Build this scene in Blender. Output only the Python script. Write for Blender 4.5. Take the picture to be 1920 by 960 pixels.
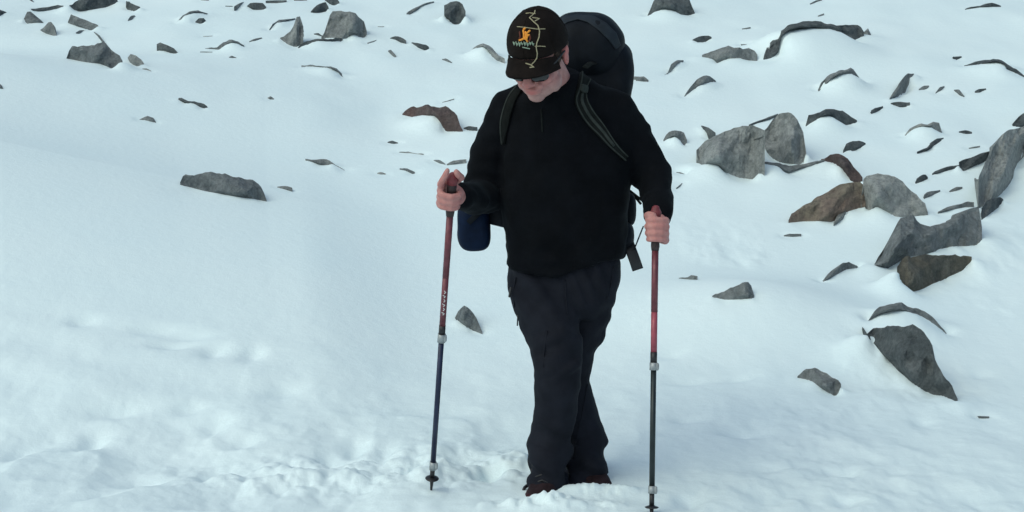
import bpy, bmesh, math, random
import numpy as np
from mathutils import Vector, Matrix
from mathutils.bvhtree import BVHTree

for o in list(bpy.data.objects):
    bpy.data.objects.remove(o)
SC = bpy.context.scene
COL = SC.collection
rnd = random.Random(11)

# ------------------------------------------------------------------ camera
F = 3036.0                      # focal length in photo pixels (1920 wide)
PITCH = math.radians(6.8)
CAMZ = 1.5
CP_, SP_ = math.cos(PITCH), math.sin(PITCH)
cam_d = bpy.data.cameras.new('camera')
cam_d.sensor_width = 36.0
cam_d.lens = 36.0 * F / 1920.0
cam_d.clip_start = 0.05
cam_d.clip_end = 2000.0
cam = bpy.data.objects.new('camera', cam_d)
cam.location = (0, 0, CAMZ)
cam.rotation_euler = (math.radians(90) - PITCH, 0, 0)
COL.objects.link(cam)
SC.camera = cam

# ------------------------------------------------------------------ light
SUN_EL, SUN_AZ = math.radians(48), math.radians(-132)   # azimuth: 0 = +Y, clockwise
w = bpy.data.worlds.new('World')
SC.world = w
w.use_nodes = True
nt = w.node_tree
nt.nodes.clear()
wo = nt.nodes.new('ShaderNodeOutputWorld')
bg = nt.nodes.new('ShaderNodeBackground')
sky = nt.nodes.new('ShaderNodeTexSky')
sky.sky_type = 'NISHITA'
sky.sun_disc = False
sky.sun_elevation = SUN_EL
sky.sun_rotation = SUN_AZ
sky.air_density = 1.0
sky.dust_density = 4.0
sky.ozone_density = 1.0
bg.inputs['Strength'].default_value = 0.132
tint = nt.nodes.new('ShaderNodeMix'); tint.data_type = 'RGBA'; tint.blend_type = 'MULTIPLY'
tint.inputs[0].default_value = 1.0
tint.inputs[7].default_value = (.86, 1.03, 1.0, 1)      # grey-green cast of the cloud deck
nt.links.new(sky.outputs[0], tint.inputs[6])
nt.links.new(tint.outputs[2], bg.inputs['Color'])
nt.links.new(bg.outputs[0], wo.inputs['Surface'])
sd = bpy.data.lights.new('sun', 'SUN')
sd.energy = 0.85
sd.angle = math.radians(130)
sd.color = (1.0, 0.985, 0.955)
sun = bpy.data.objects.new('sun', sd)
sdir = Vector((math.sin(SUN_AZ) * math.cos(SUN_EL), math.cos(SUN_AZ) * math.cos(SUN_EL), math.sin(SUN_EL)))
sun.rotation_euler = sdir.to_track_quat('Z', 'Y').to_euler()
sun.location = (0, 0, 20)
COL.objects.link(sun)
SC.view_settings.view_transform = 'Standard'
SC.view_settings.look = 'None'
SC.view_settings.gamma = 1.0
SC.view_settings.exposure = -0.1
SC.view_settings.use_curve_mapping = False

# ------------------------------------------------------------------ helpers
def ray(u, v):
    dx = (u - 960.0) / F
    du = (480.0 - v) / F
    return dx, CP_ + du * SP_, -SP_ + du * CP_

def P(u, v, y):
    """world point seen at photo pixel u, v at distance y"""
    dx, dy, dz = ray(u, v)
    t = y / dy
    return Vector((dx * t, y, CAMZ + dz * t))

def hsh(ix, iy, iz, seed):
    n = (ix.astype(np.int64) * 374761393 + iy.astype(np.int64) * 668265263 + iz.astype(np.int64) * 1274126177 + seed * 974634777) & 0xffffffff
    n = ((n ^ (n >> 13)) * 1274126177) & 0xffffffff
    n = (n ^ (n >> 16)) & 0xffffffff
    return n.astype(np.float64) / 4294967295.0 * 2 - 1

def noise3(x, y, z, seed=0):
    x, y, z = np.broadcast_arrays(np.asarray(x, float), np.asarray(y, float), np.asarray(z, float))
    ix, iy, iz = np.floor(x), np.floor(y), np.floor(z)
    fx, fy, fz = x - ix, y - iy, z - iz
    fx, fy, fz = [f * f * f * (f * (f * 6 - 15) + 10) for f in (fx, fy, fz)]
    r = 0
    for a in (0, 1):
        for b in (0, 1):
            for c in (0, 1):
                r = r + (fx if a else 1 - fx) * (fy if b else 1 - fy) * (fz if c else 1 - fz) * hsh(ix + a, iy + b, iz + c, seed)
    return r

def noise2(x, y, seed=0):
    x, y = np.broadcast_arrays(np.asarray(x, float), np.asarray(y, float))
    ix, iy = np.floor(x), np.floor(y)
    fx, fy = x - ix, y - iy
    fx, fy = [f * f * f * (f * (f * 6 - 15) + 10) for f in (fx, fy)]
    z = np.zeros_like(ix)
    r = 0
    for a in (0, 1):
        for b in (0, 1):
            r = r + (fx if a else 1 - fx) * (fy if b else 1 - fy) * hsh(ix + a, iy + b, z, seed)
    return r

def fbm2(x, y, oct=3, seed=0):
    r, a, t = 0, 1.0, 0
    for k in range(oct):
        r = r + a * noise2(x * 2 ** k + 17.3 * k, y * 2 ** k - 9.1 * k, seed + k)
        t += a
        a *= 0.5
    return r / t

def sstep(a, b, x):
    t = np.clip((x - a) / (b - a), 0, 1)
    return t * t * (3 - 2 * t)

def softplus(t, k):
    t = np.asarray(t, float) / k
    return k * np.where(t > 30, t, np.log1p(np.exp(np.clip(t, -50, 30))))

def mesh_np(name, verts, faces, mat=None, smooth=True):
    me = bpy.data.meshes.new(name)
    me.from_pydata([tuple(v) for v in verts], [], faces)
    me.update()
    if smooth:
        me.polygons.foreach_set('use_smooth', [True] * len(me.polygons))
    if mat:
        me.materials.append(mat)
    return me

def link(name, me, parent=None, loc=None):
    o = bpy.data.objects.new(name, me)
    COL.objects.link(o)
    if loc is not None:
        o.location = loc
    if parent is not None:
        o.parent = parent
        o.matrix_parent_inverse = parent_inv(parent)
    return o

def parent_inv(p):
    m = Matrix.Translation(p.location)
    q = p.parent
    while q is not None:
        q = q.parent
    return m.inverted() if p.parent is None else Matrix.Identity(4)

def tag(o, label, cat, group=None, kind=None):
    if label: o['label'] = label
    if cat: o['category'] = cat
    if group: o['group'] = group
    if kind: o['kind'] = kind
    return o

class Geo:
    """collects simple closed shapes"""
    def __init__(s):
        s.v = []; s.f = []
    def add(s, v, f):
        n = len(s.v)
        s.v.extend([Vector(p) for p in v]); s.f.extend([tuple(i + n for i in q) for q in f])
        return s
    def rings(s, rings, cap=True):
        n = len(rings[0]); v = [p for r in rings for p in r]; f = []
        for i in range(len(rings) - 1):
            for j in range(n):
                k = (j + 1) % n
                f.append((i * n + j, i * n + k, (i + 1) * n + k, (i + 1) * n + j))
        if cap:
            f.append(tuple(reversed(range(n))))
            f.append(tuple((len(rings) - 1) * n + j for j in range(n)))
        return s.add(v, f)
    def tube(s, pts, rad, n=12, flat=None, round_end=True):
        pts = [Vector(p) for p in pts]
        if not hasattr(rad, '__len__'): rad = [rad] * len(pts)
        rad = list(rad)
        if round_end:
            a = (pts[0] - pts[1]).normalized(); b = (pts[-1] - pts[-2]).normalized()
            r0, r1 = rad[0], rad[-1]
            pts = [pts[0] + a * r0 * .95, pts[0] + a * r0 * .7] + pts + [pts[-1] + b * r1 * .7, pts[-1] + b * r1 * .95]
            rad = [r0 * .3, r0 * .72] + rad + [r1 * .72, r1 * .3]
        t0 = (pts[1] - pts[0]).normalized()
        ref = Vector((0, 0, 1)) if abs(t0.z) < .8 else Vector((1, 0, 0))
        nx = t0.cross(ref).normalized()
        rings = []
        for i, p in enumerate(pts):
            if i == 0: t = pts[1] - pts[0]
            elif i == len(pts) - 1: t = pts[-1] - pts[-2]
            else: t = pts[i + 1] - pts[i - 1]
            t.normalize()
            nx = (nx - t * nx.dot(t)).normalized()
            ny = t.cross(nx)
            rings.append([p + (nx * math.cos(q) + ny * math.sin(q)) * rad[i] for q in [2 * math.pi * j / n for j in range(n)]])
        return s.rings(rings)
    def ell(s, c, r, rot=None, n=16, m=10, ex=1.0, ez=1.0):
        c = Vector(c); rings = []
        def sp(x, e): return math.copysign(abs(x) ** e, x)
        for i in range(m + 1):
            th = -math.pi / 2 + math.pi * (i + .02 + (-.04) * i / m) / m
            ring = []
            for j in range(n):
                ph = 2 * math.pi * j / n
                q = Vector((r[0] * sp(math.cos(th), ez) * sp(math.cos(ph), ex), r[1] * sp(math.cos(th), ez) * sp(math.sin(ph), ex), r[2] * sp(math.sin(th), ez)))
                if rot: q = rot @ q
                ring.append(c + q)
            rings.append(ring)
        return s.rings(rings)
    def ribbon(s, pts, nrm, width, th):
        """flat band along pts, nrm = outward normals"""
        rings = []
        if not hasattr(width, '__len__'): width = [width] * len(pts)
        for i, p in enumerate(pts):
            t = (pts[min(i + 1, len(pts) - 1)] - pts[max(i - 1, 0)]).normalized()
            nn = (nrm[i] - t * nrm[i].dot(t)).normalized()
            b = t.cross(nn) * width[i] * .5
            rings.append([p - b, p - b + nn * th * .8, p - b * .8 + nn * th, p + b * .8 + nn * th, p + b + nn * th * .8, p + b])
        return s.rings(rings)
    def xf(s, M):
        s.v = [M @ p for p in s.v]; return s
    def mesh(s, name, mat, smooth=True):
        return mesh_np(name, s.v, s.f, mat, smooth)

def smooth_np(V, E, it, k=.5):
    n = len(V)
    deg = np.bincount(E.ravel(), minlength=n).astype(float)[:, None]
    for _ in range(it):
        S = np.zeros_like(V)
        for c in range(3):
            S[:, c] = np.bincount(E[:, 0], weights=V[E[:, 1], c], minlength=n) + np.bincount(E[:, 1], weights=V[E[:, 0], c], minlength=n)
        V = V + k * (S / np.maximum(deg, 1) - V)
    return V

def remesh(geo, name, voxel, it=4, disp=None, mat=None):
    """fuse overlapping shapes into one continuous skin"""
    me = geo.mesh(name + '_tmp', None)
    o = bpy.data.objects.new('tmp', me); COL.objects.link(o)
    m = o.modifiers.new('r', 'REMESH'); m.mode = 'VOXEL'; m.voxel_size = voxel
    dg = bpy.context.evaluated_depsgraph_get()
    r = bpy.data.meshes.new_from_object(o.evaluated_get(dg))
    bpy.data.objects.remove(o); bpy.data.meshes.remove(me)
    r.name = name
    n = len(r.vertices)
    V = np.empty(n * 3); r.vertices.foreach_get('co', V); V = V.reshape(-1, 3)
    E = np.empty(len(r.edges) * 2, dtype=np.int32); r.edges.foreach_get('vertices', E); E = E.reshape(-1, 2)
    V = smooth_np(V, E, it)
    r.vertices.foreach_set('co', V.ravel()); r.update()
    if disp:
        N = np.empty(n * 3); r.vertex_normals.foreach_get('vector', N); N = N.reshape(-1, 3)
        V = V + N * disp(V, N)[:, None]
        r.vertices.foreach_set('co', V.ravel()); r.update()
    r.polygons.foreach_set('use_smooth', [True] * len(r.polygons))
    r.materials.clear()
    if mat: r.materials.append(mat)
    return r

# ------------------------------------------------------------------ materials
def mat_new(name):
    m = bpy.data.materials.new(name); m.use_nodes = True
    t = m.node_tree; t.nodes.clear()
    out = t.nodes.new('ShaderNodeOutputMaterial')
    b = t.nodes.new('ShaderNodeBsdfPrincipled')
    t.links.new(b.outputs[0], out.inputs['Surface'])
    return m, t, b

def nnoise(t, scale, detail=4, rough=.55, vec=None):
    n = t.nodes.new('ShaderNodeTexNoise'); n.inputs['Scale'].default_value = scale
    n.inputs['Detail'].default_value = detail; n.inputs['Roughness'].default_value = rough
    if vec: t.links.new(vec, n.inputs['Vector'])
    return n

def ramp(t, fac, stops):
    r = t.nodes.new('ShaderNodeValToRGB')
    e = r.color_ramp.elements
    while len(e) < len(stops): e.new(.5)
    for i, (p, c) in enumerate(stops):
        e[i].position = p; e[i].color = (*c, 1) if len(c) == 3 else c
    t.links.new(fac, r.inputs[0])
    return r

def bump(t, b, h, strength, dist, prev=None):
    n = t.nodes.new('ShaderNodeBump'); n.inputs['Strength'].default_value = strength; n.inputs['Distance'].default_value = dist
    t.links.new(h, n.inputs['Height'])
    if prev: t.links.new(prev.outputs[0], n.inputs['Normal'])
    t.links.new(n.outputs[0], b.inputs['Normal'])
    return n

def mixc(t, fac, a, b, mode='MIX'):
    n = t.nodes.new('ShaderNodeMix'); n.data_type = 'RGBA'; n.blend_type = mode
    for val, k in ((fac, 0), (a, 6), (b, 7)):
        if hasattr(val, 'links') or hasattr(val, 'is_linked'): t.links.new(val, n.inputs[k])
        elif k == 0: n.inputs[0].default_value = val
        else: n.inputs[k].default_value = (*val, 1)
    return n.outputs[2]

def cloth(name, c, var=.35, rough=.85, scale=30, weave=900, bstr=.25, sheen=0):
    m, t, b = mat_new(name)
    tc = t.nodes.new('ShaderNodeTexCoord')
    n = nnoise(t, scale, 5, .6, tc.outputs['Object'])
    lo = tuple(x * (1 - var) for x in c); hi = tuple(x * (1 + var) for x in c)
    r = ramp(t, n.outputs[0], [(.3, lo), (.7, hi)])
    t.links.new(r.outputs[0], b.inputs['Base Color'])
    b.inputs['Roughness'].default_value = rough
    b.inputs['Specular IOR Level'].default_value = .1
    b.inputs['Sheen Weight'].default_value = sheen; b.inputs['Sheen Roughness'].default_value = .35; b.inputs['Sheen Tint'].default_value = (.55, .8, 1, 1)
    n2 = nnoise(t, weave, 2, .6, tc.outputs['Object'])
    bump(t, b, n2.outputs[0], bstr, .001)
    return m

def plain(name, c, rough=.4, metal=0, var=.15, scale=60, spec=.5):
    m, t, b = mat_new(name)
    tc = t.nodes.new('ShaderNodeTexCoord')
    n = nnoise(t, scale, 4, .6, tc.outputs['Object'])
    r = ramp(t, n.outputs[0], [(.3, tuple(x * (1 - var) for x in c)), (.7, tuple(min(1, x * (1 + var)) for x in c))])
    t.links.new(r.outputs[0], b.inputs['Base Color'])
    b.inputs['Roughness'].default_value = rough; b.inputs['Metallic'].default_value = metal
    b.inputs['Specular IOR Level'].default_value = spec
    return m

def snow_mat():
    m, t, b = mat_new('snow')
    tc = t.nodes.new('ShaderNodeTexCoord')
    n = nnoise(t, .9, 5, .6, tc.outputs['Object'])
    r = ramp(t, n.outputs[0], [(.3, (.74, .855, .885)), (.7, (.78, .88, .90))])
    t.links.new(r.outputs[0], b.inputs['Base Color'])
    b.inputs['Roughness'].default_value = .7
    b.inputs['Specular IOR Level'].default_value = .2
    n1 = nnoise(t, 22, 6, .62, tc.outputs['Object'])
    n2 = nnoise(t, 160, 3, .6, tc.outputs['Object'])
    b1 = bump(t, b, n1.outputs[0], .2, .02)
    bump(t, b, n2.outputs[0], .3, .004, b1)
    return m

def rock_mat(name, dark, mid, light, tint=None, snow=.5):
    m, t, b = mat_new(name)
    tc = t.nodes.new('ShaderNodeTexCoord')
    geo = t.nodes.new('ShaderNodeNewGeometry')
    oi = t.nodes.new('ShaderNodeObjectInfo')
    n = nnoise(t, 9, 9, .7, geo.outputs['Position'])
    r = ramp(t, n.outputs[0], [(.28, dark), (.5, mid), (.72, light)])
    c = r.outputs[0]
    if tint:
        n3 = nnoise(t, 3.5, 5, .6, geo.outputs['Position'])
        f = ramp(t, n3.outputs[0], [(.42, (0, 0, 0)), (.58, (1, 1, 1))])
        c = mixc(t, f.outputs[0], c, tint)
    ns = nnoise(t, 42, 6, .75, geo.outputs['Position'])
    f2 = ramp(t, ns.outputs[0], [(.33, (.55, .55, .55)), (.67, (1.3, 1.3, 1.3))])
    c = mixc(t, .7, c, f2.outputs[0], 'MULTIPLY')
    vc = t.nodes.new('ShaderNodeTexVoronoi'); vc.inputs['Scale'].default_value = 7; vc.feature = 'DISTANCE_TO_EDGE'
    nw = nnoise(t, 12, 4, .6, geo.outputs['Position'])
    vm = t.nodes.new('ShaderNodeVectorMath'); vm.operation = 'MULTIPLY_ADD'
    t.links.new(nw.outputs['Color'], vm.inputs[0]); vm.inputs[1].default_value = (.12, .12, .12); t.links.new(geo.outputs['Position'], vm.inputs[2])
    t.links.new(vm.outputs[0], vc.inputs['Vector'])
    fc = ramp(t, vc.outputs['Distance'], [(.0, (.45, .45, .46)), (.035, (1, 1, 1))])
    c = mixc(t, .3, c, fc.outputs[0], 'MULTIPLY')
    rv = ramp(t, oi.outputs['Random'], [(0, (.78, .8, .82)), (1, (1.15, 1.13, 1.1))])
    c = mixc(t, 1.0, c, rv.outputs[0], 'MULTIPLY')
    # rime and powder caught on ledges that face the sky
    sx = t.nodes.new('ShaderNodeSeparateXYZ'); t.links.new(geo.outputs['Normal'], sx.inputs[0])
    nn = nnoise(t, 26, 5, .7, geo.outputs['Position'])
    ma = t.nodes.new('ShaderNodeMath'); ma.operation = 'MULTIPLY_ADD'
    t.links.new(nn.outputs[0], ma.inputs[0]); ma.inputs[1].default_value = .9
    t.links.new(sx.outputs[2], ma.inputs[2])
    fs = ramp(t, ma.outputs[0], [(1.21 - .2 * snow, (0, 0, 0)), (1.36 - .2 * snow, (1, 1, 1))])
    c = mixc(t, fs.outputs[0], c, (.8, .86, .88))
    t.links.new(c, b.inputs['Base Color'])
    b.inputs['Roughness'].default_value = .88
    b.inputs['Specular IOR Level'].default_value = .2
    vo = t.nodes.new('ShaderNodeTexVoronoi'); vo.inputs['Scale'].default_value = 11; vo.feature = 'DISTANCE_TO_EDGE'
    t.links.new(geo.outputs['Position'], vo.inputs['Vector'])
    b1 = bump(t, b, n.outputs[0], 1.0, .06)
    nb = nnoise(t, 45, 6, .7, geo.outputs['Position'])
    bump(t, b, nb.outputs[0], .6, .008, b1)
    return m

M_SNOW = snow_mat()
RM = {
    'g': rock_mat('grey_rock', (.12, .138, .148), (.225, .245, .253), (.33, .35, .355)),
    'd': rock_mat('dark_rock', (.055, .067, .075), (.11, .127, .136), (.185, .203, .21)),
    'p': rock_mat('pale_rock', (.18, .20, .205), (.30, .32, .323), (.42, .435, .435)),
    'r': rock_mat('reddish_rock', (.07, .06, .062), (.12, .092, .09), (.21, .175, .165), (.15, .105, .10)),
    't': rock_mat('tan_rock', (.075, .073, .062), (.24, .21, .165), (.37, .325, .255), (.25, .195, .165)),
    'b': rock_mat('brown_rock', (.07, .074, .07), (.15, .145, .125), (.23, .215, .18), (.17, .15, .115)),
}
# ------------------------------------------------------------------ snow terrain
CRU = np.array([-900., -300., 0., 340., 500., 640., 760., 900.])
CRV = np.array([190., 235., 272., 343., 373., 393., 408., 420.])

def base_h(x, y):
    x = np.asarray(x, float); y = np.asarray(y, float)
    ye = np.maximum(y, 3.0)
    u = 960 + F * x / ye
    gen = .25 * softplus(y - 7.15, .5)
    yc = 9.4
    vc = np.interp(u, CRU, CRV)
    zc = CAMZ + yc * np.tan(-PITCH + np.arctan((480 - vc) / F))
    t = np.clip((y - 6.0) / (yc - 6.0), 0, 1)
    up = zc * (t * t * (3 - 2 * t) * .35 + .65 * t ** 1.2)
    after = zc + .09 * (y - yc) + .24 * (softplus(y - yc - .7, .3) - softplus(-.7, .3))
    dr = np.where(y < yc, up, after)
    wl = sstep(860, 560, u)
    # the drift merges into the slope farther up
    dr = dr + (gen - dr) * sstep(11.0, 13.5, y)
    h = gen + (dr - gen) * wl
    h = h + .14 * np.exp(-((x - 1.28) / .55) ** 2 - ((y - 7.85) / .45) ** 2)
    h = h + .07 * np.exp(-((x - .75) / .6) ** 2 - ((y - 8.0) / .5) ** 2)
    # lumps where boulders lie under the snow
    a = sstep(8.2, 10.5, y) * (1 - .85 * wl * sstep(13, 10, y))
    h = h + a * (.05 * fbm2(x / 1.3, y / 1.7, 2, 3) + .015 * fbm2(x / .42, y / .6, 2, 8))
    # hillside climbs on above
    h = h + .12 * softplus(y - 30, 6)
    return h

DENTS = [(150, 603, 26, 5, .03), (290, 620, 50, 5, .035), (350, 632, 45, 4, .03), (320, 648, 40, 4, .03), (395, 660, 22, 7, .035), (470, 662, 22, 8, .035), (525, 728, 36, 7, .03),
         (205, 765, 48, 6, .045), (395, 792, 26, 9, .045), (160, 818, 24, 11, .05), (20, 842, 30, 10, .05), (350, 760, 28, 6, .03), (610, 858, 26, 11, .05), (660, 838, 24, 12, .05), (715, 850, 24, 12, .05),
         (400, 878, 36, 8, .045), (265, 888, 34, 8, .045), (175, 922, 40, 9, .045), (450, 830, 30, 8, .035), (730, 882, 28, 8, .05), (780, 876, 22, 9, .05), (860, 862, 26, 14, .05), (915, 880, 22, 12, .05),
         (1300, 718, 50, 4, .02), (1390, 711, 36, 4, .02), (1288, 788, 34, 5, .03), (1392, 812, 30, 5, .035), (1740, 790, 22, 9, .03), (1590, 880, 40, 7, .035), (1460, 872, 40, 6, .025), (1600, 940, 36, 8, .03), (1300, 940, 30, 10, .04), (1850, 702, 26, 5, .02), (1260, 668, 30, 4, .02)]
DENT_Y = {}

def detail_h(x, y):
    ye = np.maximum(y, 3.0)
    u = 960 + F * x / ye
    near = sstep(7.9, 6.7, y)
    h = near * .014 * fbm2(x / .3, y / .45, 3, 21)
    h = h + sstep(10.5, 8.5, y) * sstep(1180, 1300, u) * .014 * fbm2(x / .11, y / .2, 3, 25) * sstep(-.1, .5, noise2(x / .6, y / .9, 26))
    # pits, steps and drag marks left in the crust
    for (pu, pv, pw, ph, dp) in DENTS:
        q = DENT_Y[(pu, pv)]
        cx_ = (pu - 960) / F * q * 1.004
        h = h - .75 * dp * np.exp(-((x - cx_) / (pw * q / F)) ** 2 - ((y - q - .2 * (x - cx_)) / (ph * q / F * 4.5)) ** 2)
    # trodden snow beside the walker
    tr = near * (sstep(7.15, 6.2, y) * (.5 + .6 * sstep(1150, 800, u)))
    n1 = fbm2(x / .2, y / .26, 4, 31)
    n2 = noise2(x / .34 + 5, y / .42, 41)
    h = h + tr * (.015 * n1 - .04 * np.clip(n2 - .15, 0, 1))
    path = np.exp(-((y - 5.9 - .12 * np.sin(x * 2.1)) / .24) ** 2) * sstep(-1.6, -.5, x) * sstep(.25, -.05, x)
    h = h + path * .045 * np.abs(noise2(x / .15, y / .18, 51)) + path * .03 * fbm2(x / .06, y / .075, 3, 52)
    # wind ripples on the flank of the drift
    h = h + .006 * sstep(1100, 500, u) * np.exp(-((y - 7.0) / .5) ** 2) * np.sin((y + .22 * x + .25 * noise2(x * 1.3, y, 61)) * 17) * (noise2(x / .5, y / .4, 62) * .5 + .5)
    # faint crust
    h = h + .003 * fbm2(x / .07, y / .1, 3, 71) * sstep(9.5, 6, y)
    # kicked-up lumps before the boots
    h = h + .045 * np.exp(-((x - .14) / .22) ** 2 - ((y - 5.34) / .06) ** 2) * (.55 + .3 * noise2(x / .05, y / .06, 81) + .5 * fbm2(x / .025, y / .03, 3, 82))
    h = h + .052 * np.exp(-((x - .30) / .15) ** 2 - ((y - 5.50) / .055) ** 2) * (.72 + .22 * noise2(x / .05, y / .06, 83) + .4 * fbm2(x / .025, y / .03, 3, 84))
    return h

def hit(u, v):
    """first point of the bare slope that a sight line meets"""
    u = np.atleast_1d(np.asarray(u, float)); v = np.atleast_1d(np.asarray(v, float))
    dx, dy, dz = ray(u, v)
    ys = np.concatenate([np.arange(4.5, 26, .02), np.arange(26, 120, .5)])
    T = ys[None, :] / np.broadcast_to(dy, u.shape)[:, None]
    X = np.broadcast_to(dx, u.shape)[:, None] * T
    Z = CAMZ + np.broadcast_to(dz, u.shape)[:, None] * T
    B = base_h(X, np.broadcast_to(ys[None, :], X.shape)) > Z
    i = np.where(B.any(1), B.argmax(1), len(ys) - 1)
    return ys[i]

for d_ in DENTS: DENT_Y[d_[:2]] = float(hit([d_[0]], [d_[1]])[0])

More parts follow.
